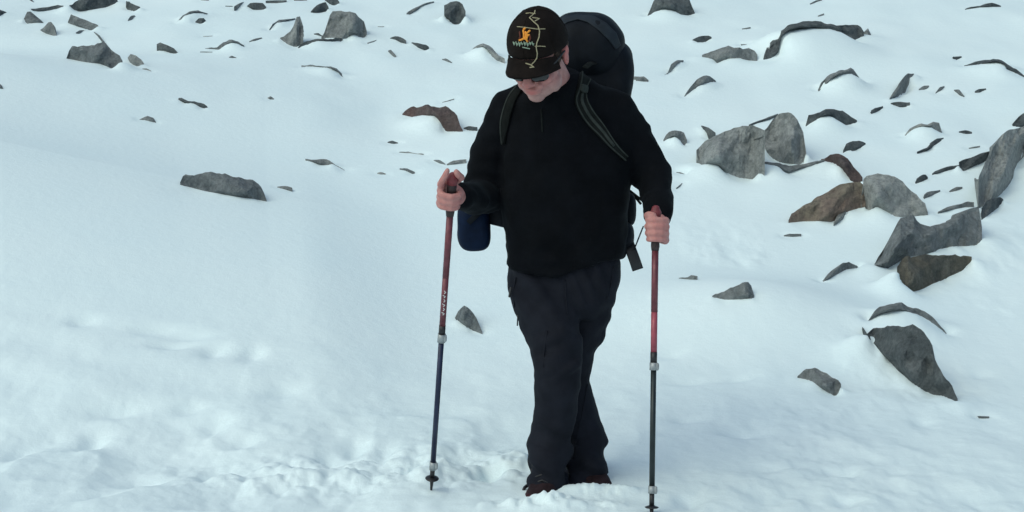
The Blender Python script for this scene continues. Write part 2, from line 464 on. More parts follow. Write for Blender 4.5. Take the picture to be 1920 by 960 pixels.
# ------------------------------------------------------------------ rocks
# each rock: view window of the tracing, upper edge, lower edge (where the snow meets it), stone, name, label, group
WIN = {'A': (0, 0, 480 / 1772.), 'B': (440, 0, 500 / 1846.), 'C': (240, 180, 700 / 1920.), 'D': (1200, 0, .375),
       'E': (1240, 180, 680 / 1554.), 'F': (1240, 540, 680 / 1554.), 'G': (780, 540, 520 / 1189.), 'H': (880, 0, .3125),
       'J': (1160, 320, 140 / 640.)}
TG = 'tiny stone tips in the snow'
ROCKS = [
 ('A', [(-60,30),(0,65),(45,85)], [(-60,110),(0,112),(45,87)], 'd', 'rock', 'dark rock at the upper left beside a long thin ledge, cut by the frame'),
 ('A', [(190,-20),(215,-10),(235,15)], [(190,-10),(215,8),(235,17)], 'd', 'stone', 'tiny dark tip above the thin ledge, at the frame edge'),
 ('A', [(215,62),(320,50),(400,38),(440,40)], [(215,68),(250,80),(330,75),(400,60),(440,44)], 'd', 'rock', 'long thin dark ledge leading to the broad flat-topped boulder'),
 ('A', [(480,35),(530,5),(590,-30),(810,-30),(815,5)], [(480,40),(510,65),(545,82),(650,65),(740,50),(790,30),(815,10)], 'd', 'boulder', 'broad dark boulder with a pale right facet above the tilted bar-shaped rock'),
 ('A', [(872,5),(920,25),(970,50)], [(872,10),(885,70),(940,82),(970,55)], 'd', 'rock', 'small dark wedge rock right of the broad flat-topped boulder'),
 ('A', [(885,138),(905,110),(930,105)], [(885,146),(915,137),(932,116)], 'g', 'stone', 'tiny grey stone just below the small dark wedge rock'),
 ('A', [(165,130),(195,66),(240,105),(300,155)], [(165,132),(185,165),(260,157),(300,160)], 'g', 'rock', 'hooked grey rock touching a smaller chunk under the thin ledge'),
 ('A', [(280,205),(310,190),(325,158),(355,152),(378,180),(390,240)], [(280,212),(320,235),(385,252),(390,246)], 'g', 'rock', 'grey chunk at the lower end of the hooked rock'),
 ('A', [(470,150),(482,98),(580,135),(680,175)], [(470,160),(560,192),(650,217),(680,184)], 'g', 'rock', 'tilted bar-shaped grey rock above the large snow-capped boulder'),
 ('A', [(525,225),(555,208),(580,208)], [(525,232),(550,236),(580,213)], 'g', 'stone', 'tiny grey stone tucked under the bar-shaped rock'),
 ('A', [(460,398),(485,330),(510,315),(580,322),(650,320),(700,285),(730,300),(770,350),(830,385),(848,420)],
       [(460,404),(560,425),(640,437),(690,440),(750,465),(800,485),(835,476),(848,430)], 'g', 'boulder', 'large grey boulder with a snow cap below the tilted bar-shaped rock'),
 ('A', [(650,218),(690,245),(735,305)], [(650,224),(685,262),(715,305),(735,312)], 'g', 'rock', 'thin rock rib joining the bar-shaped rock and the large snow-capped boulder'),
 ('A', [(885,400),(900,375),(940,385),(985,420),(997,440)], [(885,410),(910,445),(960,465),(990,466),(997,446)], 'p', 'rock', 'pale rounded rock beside the large snow-capped boulder'),
 ('A', [(985,475),(1015,474),(1045,490)], [(985,480),(1015,484),(1045,496)], 'p', 'stone', 'tiny pale sliver below the pale rounded rock'),
 ('A', [(1085,305),(1110,293),(1150,310),(1210,335),(1230,360)], [(1085,352),(1130,350),(1185,370),(1218,373),(1230,366)], 'd', 'rock', 'blocky dark rock alone right of the pale rounded rock'),
 ('A', [(1222,155),(1260,110),(1310,80),(1380,72),(1437,92)], [(1222,161),(1245,140),(1275,112),(1330,90),(1390,87),(1430,104),(1437,98)], 'g', 'rock', 'thin arched rock rim curling over a small dark pebble'),
 ('A', [(1352,150),(1375,128),(1415,125),(1422,140)], [(1352,155),(1385,167),(1415,156),(1422,146)], 'd', 'stone', 'small dark pebble under the thin arched rock rim'),
 ('A', [(1620,45),(1650,25),(1685,12)], [(1620,72),(1632,76),(1660,46),(1685,17)], 'g', 'stone', 'small slanted grey stone left of a dark oval rock'),
 ('A', [(1560,40),(1610,41)], [(1560,46),(1610,47)], 'g', 'stone', 'tiny dash of stone beside the small slanted grey stone'),
 ('A', [(1420,330),(1500,332),(1540,295),(1590,275),(1640,280),(1690,315)], [(1420,336),(1520,346),(1560,311),(1610,292),(1650,302),(1690,326)], 'g', 'rock', 'arched grey rim of rock over a rounded snow hump with a flat tail'),
 ('A', [(1385,359),(1470,357)], [(1385,364),(1470,363)], 'g', 'stone', 'tiny dash of stone under the flat tail of the arched rim'),
 ('A', [(1585,395),(1605,385),(1635,397)], [(1585,399),(1610,403),(1635,401)], 'g', 'stone', 'tiny grey speck of stone on the snow hump under the arched rim'),
 ('A', [(1405,250),(1470,247)], [(1405,254),(1470,252)], 'p', 'stone', 'tiny pale dash of stone above the flat tail of the arched rim'),
 ('A', [(1235,680),(1260,675),(1310,700),(1350,700),(1425,718),(1435,735)], [(1235,690),(1275,715),(1320,709),(1350,720),(1390,745),(1430,756),(1435,741)], 'd', 'rock', 'dark bone-shaped rock, narrow in the middle, on the smooth upper drift'),
 ('A', [(965,825),(1020,800),(1065,818),(1080,845)], [(965,829),(1010,833),(1078,851),(1080,849)], 'g', 'stone', 'small low triangular stone below the bone-shaped rock'),
 ('A', [(-45,560),(5,585),(22,612)], [(-45,610),(5,613),(22,616)], 'g', 'stone', 'small grey stone alone on the drift, cut by the frame'),
 ('A', [(1390,-14),(1445,-12)], [(1390,2),(1445,4)], 'd', 'stone', 'tiny dark strip of stone at the frame edge above the slanted stone'),
 ('B', [(85,40),(110,20),(160,15),(215,25),(218,45)], [(85,44),(130,70),(190,71),(218,56)], 'd', 'rock', 'dark oval rock under a long thin bar at the top'),
 ('B', [(215,5),(260,0),(360,0)], [(215,22),(290,23),(360,15)], 'd', 'rock', 'long thin dark bar of rock beside the dark oval rock'),
 ('B', [(410,-10),(500,-10)], [(410,5),(500,4)], 'd', 'stone', 'tiny dark strip of stone at the frame edge left of the dark sloping rock'),
 ('B', [(100,288),(130,268),(190,260)], [(100,294),(145,281),(190,267)], 'g', 'stone', "tiny slanted stone between the arched rim and the wedge boulder's mound"),
 ('B', [(527,80),(560,40),(600,20),(640,15),(650,50)], [(527,87),(580,91),(640,79),(650,60)], 'd', 'rock', 'dark sloping rock just above the snow-topped pale block'),
 ('B', [(625,-10),(680,-14),(720,-10),(725,15)], [(625,5),(660,30),(690,41),(725,22)], 'd', 'rock', 'dark lump of rock cut by the frame above the pale block'),
 ('B', [(600,265),(625,225),(650,130),(668,78),(760,78),(840,98),(880,130),(908,165),(915,220)],
       [(600,270),(640,262),(700,262),(770,270),(800,247),(830,237),(865,262),(890,271),(915,240)], 'g', 'boulder', 'big blocky boulder with a dark front face and a pale side'),
 ('B', [(315,262),(350,245),(385,215),(415,165),(425,120),(450,112),(468,118),(475,180)], [(315,268),(350,300),(400,322),(440,326),(475,290)], 'g', 'boulder', 'upright wedge boulder half buried, with a snow mound on its left'),
 ('B', [(240,205),(260,165),(300,140),(420,125)], [(240,212),(275,176),(310,154),(420,136)], 'g', 'rock', 'thin curved rim over the snow mound beside the upright wedge boulder'),
 ('B', [(440,325),(500,285),(560,268),(650,270),(740,262),(760,280)], [(440,336),(520,302),(570,283),(680,285),(760,290)], 'd', 'rock', 'long low ledge between the upright wedge and the big block'),
 ('B', [(548,233),(580,228),(610,250)], [(548,239),(590,247),(610,258)], 'd', 'stone', 'small dark stone between the upright wedge and the big block'),
 ('B', [(1190,92),(1230,65),(1300,25),(1380,10)], [(1190,100),(1205,107),(1250,77),(1310,37),(1380,19)], 'g', 'rock', 'thin diagonal rock rim left of the dark notched boulder'),
 ('B', [(1450,35),(1500,12),(1550,5),(1580,30),(1598,80)], [(1450,108),(1480,140),(1520,170),(1560,186),(1572,140),(1598,112)], 'd', 'boulder', 'dark notched boulder near the walker\'s cap with snow on its left'),
 ('B', [(1075,262),(1120,248),(1160,262),(1187,280)], [(1075,267),(1110,274),(1150,296),(1187,304)], 'd', 'stone', 'small dark stone, upper of a touching pair of slanted stones'),
 ('B', [(1225,292),(1260,298),(1320,308),(1345,325)], [(1225,299),(1260,325),(1300,346),(1335,351),(1345,337)], 'd', 'stone', 'small dark stone, lower and larger of a pair of slanted stones'),
 ('B', [(1062,350),(1080,343),(1118,385)], [(1062,358),(1095,390),(1112,401),(1118,394)], 'g', 'stone', 'small grey stone under the pair of slanted dark stones'),
 ('B', [(1435,408),(1465,403),(1505,432)], [(1435,414),(1470,427),(1505,438)], 'g', 'stone', 'tiny grey stone just left of the pale arched rock by the cap'),
 ('B', [(1615,368),(1660,330),(1710,302),(1770,312),(1800,350),(1835,385),(1870,410)], [(1615,373),(1680,331),(1730,322),(1760,365),(1800,415),(1870,440)], 'p', 'rock', 'pale arched rock disappearing behind the walker\'s cap brim'),
 ('B', [(462,455),(500,448),(660,458),(720,485),(768,535)], [(462,466),(510,459),(655,468),(710,497),(740,538),(768,543)], 'p', 'rock', 'long hair-thin rock edge bending down over a smooth snow hump'),
 ('B', [(228,675),(250,665),(270,682)], [(228,681),(255,693),(270,687)], 'g', 'stone', 'tiny lone grey pebble on the smooth snow under the hair-thin edge'),
 ('B', [(1160,785),(1195,750),(1270,735),(1330,722),(1390,738),(1470,738),(1520,775),(1548,810),(1560,870),(1580,905)],
       [(1160,795),(1220,809),(1300,797),(1380,802),(1415,832),(1440,880),(1460,911),(1560,911),(1580,911)], 'r', 'boulder', 'reddish arched boulder over a snow hump beside the walker\'s shoulder'),
 ('B', [(1585,885),(1620,873),(1680,880)], [(1585,891),(1620,906),(1680,906)], 'd', 'stone', 'small dark stone at the foot of the reddish arched boulder'),
 ('B', [(1437,706),(1520,682)], [(1437,712),(1520,690)], 'p', 'stone', 'tiny pale dash of stone above the reddish arched boulder'),
 ('B', [(918,298),(980,276)], [(918,305),(980,283)], 'p', 'stone', 'tiny pale dash of stone right below the big blocky boulder'),
 ('B', [(990,182),(1035,182)], [(990,188),(1035,188)], 'p', 'stone', 'tiny pale dash of stone right of the big blocky boulder'),
 ('C', [(268,445),(290,402),(330,408),(400,392),(470,395),(560,418),(650,435),(680,460),(700,500),(714,540)],
       [(268,457),(400,490),(560,518),(660,532),(714,543)], 'g', 'boulder', 'long low grey boulder lying alone on the crest of the smooth drift'),
 ('C', [(768,466),(800,461),(845,470)], [(768,471),(815,483),(845,493)], 'g', 'stone', 'small wedge stone right of the long low boulder'),
 ('C', [(912,325),(950,325),(985,325),(1015,322),(1045,338),(1080,362),(1115,380)], [(912,332),(950,339),(985,355),(1020,357),(1050,349),(1115,384)], 'g', 'rock', 'flat bird-shaped rock with a thin tail on open snow'),
 ('C', [(1335,236),(1360,228),(1388,240)], [(1335,241),(1365,247),(1388,244)], 'd', 'stone', 'small dark oval stone below the reddish arched boulder'),
 ('C', [(1282,395),(1300,390),(1325,399)], [(1282,401),(1300,404),(1325,404)], 'p', 'stone', 'tiny pale lump of stone left of the small bent stone'),
 ('C', [(1397,372),(1430,370),(1475,390)], [(1397,379),(1430,384),(1460,402),(1475,399)], 'g', 'stone', 'small bent stone left of the walker\'s raised hand'),
 ('C', [(1572,328),(1600,328),(1632,348)], [(1572,333),(1600,346),(1632,354)], 'g', 'stone', 'short slanted stone, left of the pair meeting by the walker\'s sleeve'),
 ('C', [(1640,350),(1670,332),(1740,326)], [(1640,357),(1690,351),(1740,346)], 'g', 'stone', 'curved stone, right of the pair meeting by the walker\'s sleeve'),
 ('C', [(1395,286),(1460,290),(1520,298)], [(1395,291),(1460,295),(1520,304)], 'p', 'stone', 'tiny hair-thin pale edge of stone below the dark oval stone'),
 ('D', [(38,80),(60,30),(75,-20),(240,-20),(260,30),(274,60)], [(38,84),(70,60),(120,46),(165,53),(210,75),(255,77),(274,67)], 'd', 'boulder', 'dark boulder cut by the frame above the walker\'s pack'),
 ('D', [(263,198),(300,180),(340,177),(358,185)], [(263,201),(290,212),(320,213),(345,201),(358,191)], 'd', 'stone', 'dark lens-shaped stone above the two-toned low rock'),
 ('D', [(510,142),(553,134)], [(510,148),(553,143)], 'g', 'stone', 'tiny grey dash of stone left of the dark horseshoe boulder'),
 ('D', [(505,221),(545,221)], [(505,228),(545,230)], 'g', 'stone', 'tiny grey dash of stone right above the two-toned low rock'),
 ('D', [(850,18),(880,2),(910,-4)], [(850,23),(885,10),(910,2)], 'g', 'stone', 'tiny grey slash of stone at the frame edge over the horseshoe boulder'),
 ('D', [(890,78),(920,66)], [(890,84),(920,76)], 'p', 'stone', 'tiny pale slash of stone just above the horseshoe boulder'),
 ('D', [(615,292),(625,240),(640,185),(660,165),(700,155),(760,122),(820,108),(900,104),(960,122),(1020,128),(1100,130),(1120,155)],
       [(615,300),(650,293),(690,272),(700,235),(706,182),(745,155),(800,144),(880,140),(950,144),(1000,160),(1008,202),(1020,215),(1060,206),(1120,180)], 'd', 'boulder', 'great dark horseshoe-shaped boulder edge arching over a deep snow pillow'),
 ('D', [(1110,168),(1140,142),(1155,172)], [(1110,180),(1140,178),(1155,176)], 'g', 'stone', 'small pointed stone at the end of the dark horseshoe boulder'),
 ('D', [(310,278),(350,262),(410,235),(440,230),(470,240),(540,240),(575,252),(587,270)], [(310,285),(345,290),(370,300),(378,322),(400,308),(440,293),(500,291),(530,301),(587,307)], 'g', 'rock', 'two-toned low rock left of the dark horseshoe boulder'),
 ('D', [(123,372),(148,355),(155,320),(185,302),(218,302)], [(123,377),(150,367),(168,342),(192,314),(218,308)], 'p', 'stone', 'small pale hook-shaped stone beside the walker\'s pack'),
 ('D', [(222,480),(245,440),(290,395),(325,372),(350,380),(380,403)], [(222,485),(255,457),(300,427),(340,412),(380,408)], 'g', 'rock', 'grey fin-shaped rock above the pair of leaning boulders'),
 ('D', [(890,450),(900,425),(945,372),(970,360),(1040,350),(1060,338),(1085,370),(1112,415)], [(890,460),(920,432),(955,397),(1000,374),(1050,367),(1080,387),(1112,421)], 'g', 'rock', 'grey peaked arch of rock over a white snow dome'),
 ('D', [(-20,385),(20,382),(40,400)], [(-20,405),(10,408),(40,409)], 'g', 'stone', 'small grey stone at the edge of the walker\'s pack'),
 ('D', [(1625,42),(1700,28),(1740,14),(1770,15),(1805,30)], [(1625,49),(1700,37),(1760,34),(1805,35)], 'd', 'stone', 'thin dark stone with a long tail near the top of the slope'),
 ('D', [(1620,325),(1680,308),(1750,295),(1800,295),(1840,320),(1880,345),(1925,382)], [(1620,331),(1700,320),(1780,310),(1820,320),(1835,348),(1870,362),(1925,390)], 'd', 'rock', 'dark curved rock rim over a long smooth snow bank'),
 ('D', [(1248,490),(1290,430),(1320,385),(1340,368),(1370,366)], [(1248,495),(1300,480),(1330,462),(1345,420),(1352,388),(1370,372)], 'g', 'rock', 'slanted slab end sticking out of the long smooth snow bank'),
 ('D', [(1395,444),(1415,430),(1445,428)], [(1395,450),(1430,449),(1445,435)], 'g', 'stone', 'small round-topped stone in a row under the long snow bank'),
 ('D', [(1478,462),(1500,435),(1522,430)], [(1478,468),(1505,454),(1522,437)], 'g', 'stone', 'small stone leaning like a slash under the long snow bank'),
 ('D', [(1570,448),(1595,447),(1622,480)], [(1570,453),(1595,476),(1622,486)], 'g', 'stone', 'small stone leaning like a backslash under the long snow bank'),
 ('D', [(1675,455),(1695,445),(1730,442)], [(1675,464),(1700,463),(1730,449)], 'd', 'stone', 'small dark stone, last in the row under the long snow bank'),
 ('D', [(1565,284),(1608,281)], [(1565,290),(1580,303),(1608,287)], 'd', 'stone', 'tiny dark triangle of stone above the dark curved rock rim'),
 ('D', [(1255,515),(1290,508),(1350,512)], [(1255,521),(1300,538),(1340,536),(1350,522)], 'd', 'stone', 'dark stone in a hollow under the slanted slab end'),
 ('D', [(1155,553),(1180,538),(1215,530)], [(1155,570),(1190,558),(1215,541)], 'd', 'stone', 'dark lozenge stone below and left of the slanted slab end'),
 ('D', [(828,630),(840,580),(880,562),(930,546),(1015,552),(1050,580),(1085,598)], [(828,638),(860,612),(900,587),(950,577),(985,602),(1020,629),(1060,621),(1085,610)], 'd', 'rock', 'dark arched rock with a thick right end beside the leaning boulders'),
 ('D', [(1320,682),(1350,640),(1400,618),(1450,620),(1470,608),(1495,610),(1510,660)], [(1320,689),(1360,648),(1410,630),(1460,637),(1480,657),(1510,666)], 'p', 'rock', 'pale thin arched rock with a square right end'),
 ('D', [(1595,657),(1625,650),(1660,660)], [(1595,663),(1635,673),(1660,667)], 'd', 'stone', 'small dark oval stone right of the pale thin arch'),
 ('D', [(1385,762),(1440,735),(1462,712),(1485,695),(1518,687)], [(1385,769),(1445,752),(1470,727),(1490,717),(1518,694)], 'd', 'stone', 'dark comma-shaped stone with a thin tail below the pale thin arch'),
 ('D', [(1015,755),(1030,720),(1060,705),(1095,705),(1128,715)], [(1015,765),(1045,750),(1070,757),(1090,747),(1128,722)], 'd', 'rock', 'dark round-topped rock above the red-brown curved rock'),
 ('D', [(115,700),(135,665),(165,650),(200,655),(230,670),(235,700)], [(115,708),(155,687),(185,682),(200,715),(220,730),(235,717)], 'g', 'rock', 'grey bent rock by the walker\'s elbow, left of the leaning boulders'),
 ('D', [(308,626),(345,640),(378,665)], [(308,634),(330,660),(345,700),(378,705)], 'd', 'stone', 'dark pointed stone behind the left leaning boulder'),
 ('D', [(1645,738),(1700,728)], [(1645,745),(1700,737)], 'p', 'stone', 'tiny pale dash of stone left of the tall pale boulder'),
 ('E', [(150,230),(165,215),(190,190),(215,180),(270,150),(340,130),(380,128),(420,135),(444,150)], [(150,240),(165,300),(195,290),(235,295),(270,325),(330,350),(395,358),(412,340),(428,322),(444,215)], 'p', 'boulder', 'rounded pale grey boulder, left of the two leaning together'),
 ('E', [(440,150),(470,112),(500,77),(550,65),(580,95),(605,140),(618,190),(621,240)], [(440,225),(470,265),(510,285),(570,292),(605,296),(621,250)], 'p', 'boulder', 'upright pale boulder with a flat right face, right of the two leaning together'),
 ('E', [(375,125),(430,101),(500,75)], [(375,131),(430,111),(500,87)], 'd', 'stone', 'thin dark ledge on the crown of the two leaning boulders'),
 ('E', [(425,282),(510,290),(560,300),(610,292),(660,280),(700,272)], [(425,289),(500,300),(525,325),(545,333),(590,316),(640,300),(700,281)], 'g', 'rock', 'long thin grey ledge at the foot of the leaning boulders'),
 ('E', [(685,272),(720,253),(765,250),(795,262),(825,305),(862,350)], [(685,278),(740,286),(775,312),(800,347),(815,368),(840,372),(862,366)], 'r', 'rock', 'red-brown curved rock above the tan lichened boulder'),
 ('E', [(545,533),(555,510),(600,478),(680,425),(740,395),(790,370),(855,372),(875,400)], [(545,544),(600,538),(680,536),(735,540),(760,522),(790,497),(850,480),(875,470)], 't', 'boulder', 'tan and rust boulder with a dark lichened top edge'),
 ('E', [(738,545),(760,502),(790,488),(845,476)], [(738,557),(780,527),(820,497),(845,484)], 'p', 'stone', 'small pale wedge leaning under the tan boulder'),
 ('E', [(855,440),(865,360),(880,340),(930,330),(1000,345),(1040,375),(1100,430),(1130,460),(1142,500)], [(855,480),(875,504),(895,491),(920,472),(955,490),(1000,516),(1050,517),(1100,512),(1142,509)], 'p', 'boulder', 'pale grey boulder with a light left face against the tan boulder'),
 ('E', [(915,715),(960,640),(1000,570),(1025,518),(1085,512),(1105,545),(1150,558),(1230,540),(1310,488),(1368,472),(1374,560)],
       [(915,726),(970,739),(1010,716),(1050,692),(1120,682),(1200,657),(1300,641),(1350,641),(1374,610)], 'g', 'boulder', 'long slanting grey slab topped with a snow cushion'),
 ('E', [(1185,497),(1230,475),(1290,462),(1310,450),(1340,455)], [(1185,503),(1240,491),(1300,477),(1340,477)], 'g', 'stone', 'thin stone peeping over the snow cushion on the slanting slab'),
 ('E', [(1360,345),(1385,295),(1420,220),(1460,165),(1500,140),(1640,120)], [(1360,365),(1375,485),(1410,452),(1450,427),(1490,382),(1510,345),(1520,297),(1560,252),(1640,190)], 'p', 'boulder', 'tall pale boulder leaning into the frame edge above the slanting slab'),
 ('E', [(1372,480),(1400,447),(1450,430),(1465,440)], [(1372,530),(1400,512),(1440,481),(1465,447)], 'd', 'rock', 'dark rock wedged between the tall pale boulder and the slanting slab'),
 ('E', [(1505,115),(1530,90),(1640,10)], [(1505,130),(1540,133),(1640,125)], 'd', 'rock', 'dark rock resting on top of the tall pale boulder'),
 ('E', [(1275,285),(1300,270),(1380,245),(1430,230)], [(1275,300),(1290,326),(1340,301),(1380,286),(1430,256)], 'd', 'rock', 'dark bar of rock running into the tall pale boulder'),
 ('E', [(1160,330),(1210,308),(1280,294)], [(1160,339),(1220,322),(1280,307)], 'd', 'stone', 'thin dark strip continuing the dark bar of rock'),
 ('E', [(1090,368),(1110,340),(1130,335),(1142,348)], [(1090,377),(1120,366),(1142,356)], 'd', 'stone', 'small dark knob under the thin dark strip'),
 ('E', [(1125,425),(1140,410),(1195,403)], [(1125,442),(1155,430),(1195,410)], 'g', 'stone', 'small grey pointed stone right of the pale boulder beside the tan one'),
 ('E', [(1235,407),(1260,390),(1290,390)], [(1235,413),(1270,405),(1290,397)], 'g', 'stone', 'small grey stone above the snow cushion of the slanting slab'),
 ('E', [(1010,735),(1040,690),(1100,685),(1160,678),(1230,680),(1290,685),(1330,692)], [(1010,755),(1030,800),(1048,846),(1110,831),(1200,791),(1290,746),(1320,721),(1330,703)], 'b', 'boulder', 'brown wedge boulder right under the slanting slab'),
 ('E', [(690,792),(720,755),(780,710),(810,715),(842,730)], [(690,799),(730,777),(790,744),(842,736)], 'g', 'rock', 'grey fin of rock alone on snow left of the brown wedge boulder'),
 ('E', [(218,858),(290,825),(350,800),(380,795),(398,855)], [(218,862),(270,873),(340,871),(398,867)], 'g', 'rock', 'pointed tent-shaped rock with a dark right side on smooth snow'),
 ('E', [(75,778),(115,775),(130,768),(155,772)], [(75,782),(125,787),(155,788)], 'g', 'stone', 'small flat stone with a thin tail left of the tent-shaped rock'),
 ('E', [(525,597),(550,590),(600,592)], [(525,602),(570,604),(600,602)], 'g', 'stone', 'small flat stone below the tan boulder'),
 ('F', [(887,135),(915,95),(940,78),(1025,62),(1060,80),(1130,100),(1170,130),(1190,155),(1222,192)], [(887,141),(930,117),(980,102),(1040,97),(1100,114),(1150,142),(1190,172),(1222,199)], 'g', 'rock', 'thin grey crescent rock arching over the big dark boulder'),
 ('F', [(884,194),(905,168),(1000,165),(1085,158),(1130,195),(1160,240),(1175,310),(1205,370),(1245,420),(1270,478)], [(884,200),(905,235),(950,290),(1020,365),(1100,435),(1150,460),(1200,466),(1262,491),(1270,487)], 'd', 'boulder', 'big dark boulder slanting down out of a snow bank'),
 ('F', [(583,380),(605,355),(655,342),(710,365),(765,400),(770,415)], [(583,388),(640,401),(700,441),(750,463),(770,422)], 'g', 'rock', 'grey angular rock lying left of the big dark boulder'),
 ('F', [(1360,549),(1405,549)], [(1360,555),(1405,555)], 'g', 'stone', 'tiny flat dash of stone far right of the big dark boulder'),
 ('G', [(167,125),(180,100),(210,70),(240,98),(262,130),(285,190)], [(167,130),(200,156),(240,181),(285,197)], 'g', 'rock', 'sharp triangular rock between the walker and his left-hand trekking pole'),
 ('H', [(960,462),(1010,460),(1055,462),(1075,480)], [(960,476),(1030,481),(1050,491),(1075,489)], 'g', 'stone', 'flat grey stone at the side of the walker\'s pack'),
 ('J', [(495,10),(530,14),(565,28)], [(495,18),(530,24),(565,32)], 'g', 'stone', "tiny thin stone level with the walker's elbow"),
 ('J', [(495,145),(520,125),(545,105)], [(495,160),(520,142),(545,112)], 'g', 'stone', "tiny slash of stone beside the walker's forearm"),
]

def chain(win, pts):
    ox, oy, s = WIN[win]
    a = np.array(pts, float)
    return ox + a[:, 0] * s, oy + a[:, 1] * s

# ridge position, right slope, left slope, top slope, lean of the ridge, for the boulders whose faces show clearly
FACET = {'against the tan boulder': (-.55, .9, 2.6, 1.2, -.1), 'right of the two leaning': (.30, 2.2, 1.5, .9, .15), 'left of the two leaning': (-.35, 1.1, 1.8, 1.5, .2),
         'tent-shaped rock': (.62, 3.2, .7, .8, -.2), 'sharp triangular': (-.40, 1.3, 2.4, .7, .3), 'big dark boulder slanting': (-.2, 1.0, 1.2, 1.1, .4), 'dark front face': (.45, 2.6, .8, 1.0, .1),
         'slanting grey slab': (-.62, .8, 2.6, 1.6, .4), 'brown wedge': (-.55, 1.1, 2.4, 1.5, .2), 'tan and rust': (.1, 1.4, 1.2, 1.7, -.2), 'tall pale boulder': (-.1, 1.6, 1.6, 1.2, .6),
         'long low grey boulder': (.55, 2.4, .8, 1.7, .2), 'broad dark boulder': (-.35, .9, 2.2, 1.0, .1), 'grey angular rock': (.3, 2.0, 1.2, 1.8, .1), 'upright wedge': (.35, 2.6, 1.2, .8, .3),
         'large grey boulder with': (.1, 1.7, 1.5, 1.8, -.3), 'reddish arched': (.2, 1.7, 1.3, 1.5, .2)}
SAMPLES = []     # x, y, dz, scale: where the snow has to meet a rock
rock_objs = []

def build_rock(idx, win, U, L, kind, name, label):
    r = random.Random(100 + idx)
    uu, uv = chain(win, U); lu, lv = chain(win, L)
    u0, u1 = min(uu[0], lu[0]), max(uu[-1], lu[-1])
    width = u1 - u0
    N = int(np.clip(width / 5, 7, 34))
    us = np.linspace(u0, u1, N)
    top = np.interp(us, uu, uv); bot = np.interp(us, lu, lv)
    jag = noise2(us / 9.0, idx * 3.3, 5) * min(2.0, .025 * width) + noise2(us / 4.0, idx * 5.3, 6) * min(.9, .01 * width)
    top = np.minimum(top + jag, bot - .6)
    hpx = max(bot.max() - top.min(), 3)
    # lower hull of the foot decides how far off the rock lies
    hv = bot.copy()
    for i in range(N):
        for a in range(0, i + 1):
            for b in range(i, N):
                if a < b:
                    t = (us[i] - us[a]) / (us[b] - us[a])
                    hv[i] = max(hv[i], bot[a] + t * (bot[b] - bot[a]))
    yh = hit(us, hv)
    A = np.polyfit((us - us.mean()) / max(width, 1), yh, 1)
    yface = np.mean(yh) + np.clip(A[0], -1.3, 1.3) * .85 * (us - us.mean()) / max(width, 1)
    yface = np.minimum(yface, yh.min() + .5 * (np.mean(yh) - yh.min()) + .45) + .02
    ym = yface.mean()
    mpp = ym / F
    W = width * mpp; H = hpx * mpp
    thin = np.mean(bot - top) * mpp
    B = np.clip(.62 * min(W, H), .012, .3)
    M = int(np.clip(hpx / 7, 3, 9))
    s = np.linspace(-1, 1, N)
    s0 = r.uniform(-.5, .5); a1, a2 = r.uniform(.6, 1.7), r.uniform(.6, 1.7); a3 = r.uniform(1.0, 1.9); tl = r.uniform(-.4, .4)
    for key, fv in FACET.items():
        if key in label: s0, a1, a2, a3, tl = fv
    ext = np.clip(.5 * H, .05, .22)
    slope = np.gradient(bot, us)
    rows = []
    for j in range(M + 2):
        row = []
        for i in range(N):
            if j == 0: t = 0.0
            else: t = (j - 1) / M
            v = bot[i] + (top[i] - bot[i]) * t
            sh = s0 + tl * (t - .5)
            d = min(1 - a1 * (s[i] - sh), 1 + a2 * (s[i] - sh), 1.1 + .35 * a3 - a3 * t, .45 + 1.7 * t)
            d = max(d, .05) + .26 * float(noise3(us[i] * mpp * 9, v * mpp * 9, idx * 1.7, 9)) + .12 * float(noise3(us[i] * mpp * 25, v * mpp * 25, idx * 2.7, 19))
            hz = (bot[i] - v) * mpp
            y = yface[i] - B * d + hz * .38
            p = P(us[i], v, y)
            if j == 0: p = Vector((p.x, p.y - .01, p.z - ext))
            row.append(p)
            if j == 1 and 0 < us[i] + 60 < 2040 and abs(slope[i]) < 3.0:
                SAMPLES.append((p.x, p.y, p.z, float(np.clip(.22 * W, .035, .2))))
        rows.append(row)
    T = float(np.clip(.75 * min(W, max(H, .3 * W)), .08, .5))
    back = []
    cx = sum(p.x for p in rows[1]) / N
    for j, row in enumerate(rows):
        t = max(0, (j - 1) / M)
        back.append([Vector((cx + (p.x - cx) * .82 + r.uniform(-.01, .01), p.y + T * (1 - .35 * t) * r.uniform(.85, 1.1), p.z - .22 * T * t)) for p in row])
    V = [p for row in rows for p in row] + [p for row in back for p in row]
    R = M + 2; o = R * N; Fc = []
    for j in range(R - 1):
        for i in range(N - 1):
            a = j * N + i
            Fc.append((a, a + 1, a + 1 + N, a + N))
            Fc.append((o + a, o + a + N, o + a + N + 1, o + a + 1))
        Fc.append((j * N, j * N + N, o + j * N + N, o + j * N))
        b = j * N + N - 1
        Fc.append((b, o + b, o + b + N, b + N))
    for i in range(N - 1):
        Fc.append((i, o + i, o + i + 1, i + 1))
        k = (R - 1) * N + i
        Fc.append((k, k + 1, o + k + 1, o + k))
    base = Vector((cx, ym, min(p.z for p in rows[0])))
    me = mesh_np(name, [p - base for p in V], Fc, RM[kind], smooth=False)
    ob = link(name, me, None, base)
    tag(ob, label, name, 'rocks in the snow' if not label.startswith('tiny') else TG)
    rock_objs.append(ob)

for k_, (w_, U_, L_, kd_, nm_, lb_) in enumerate(ROCKS):
    build_rock(k_, w_, U_, L_, kd_, nm_, lb_)
SA = np.array(SAMPLES)
SA_dz = SA[:, 2] - base_h(SA[:, 0], SA[:, 1])
SA_s = SA[:, 3] + .25 * np.abs(SA_dz)

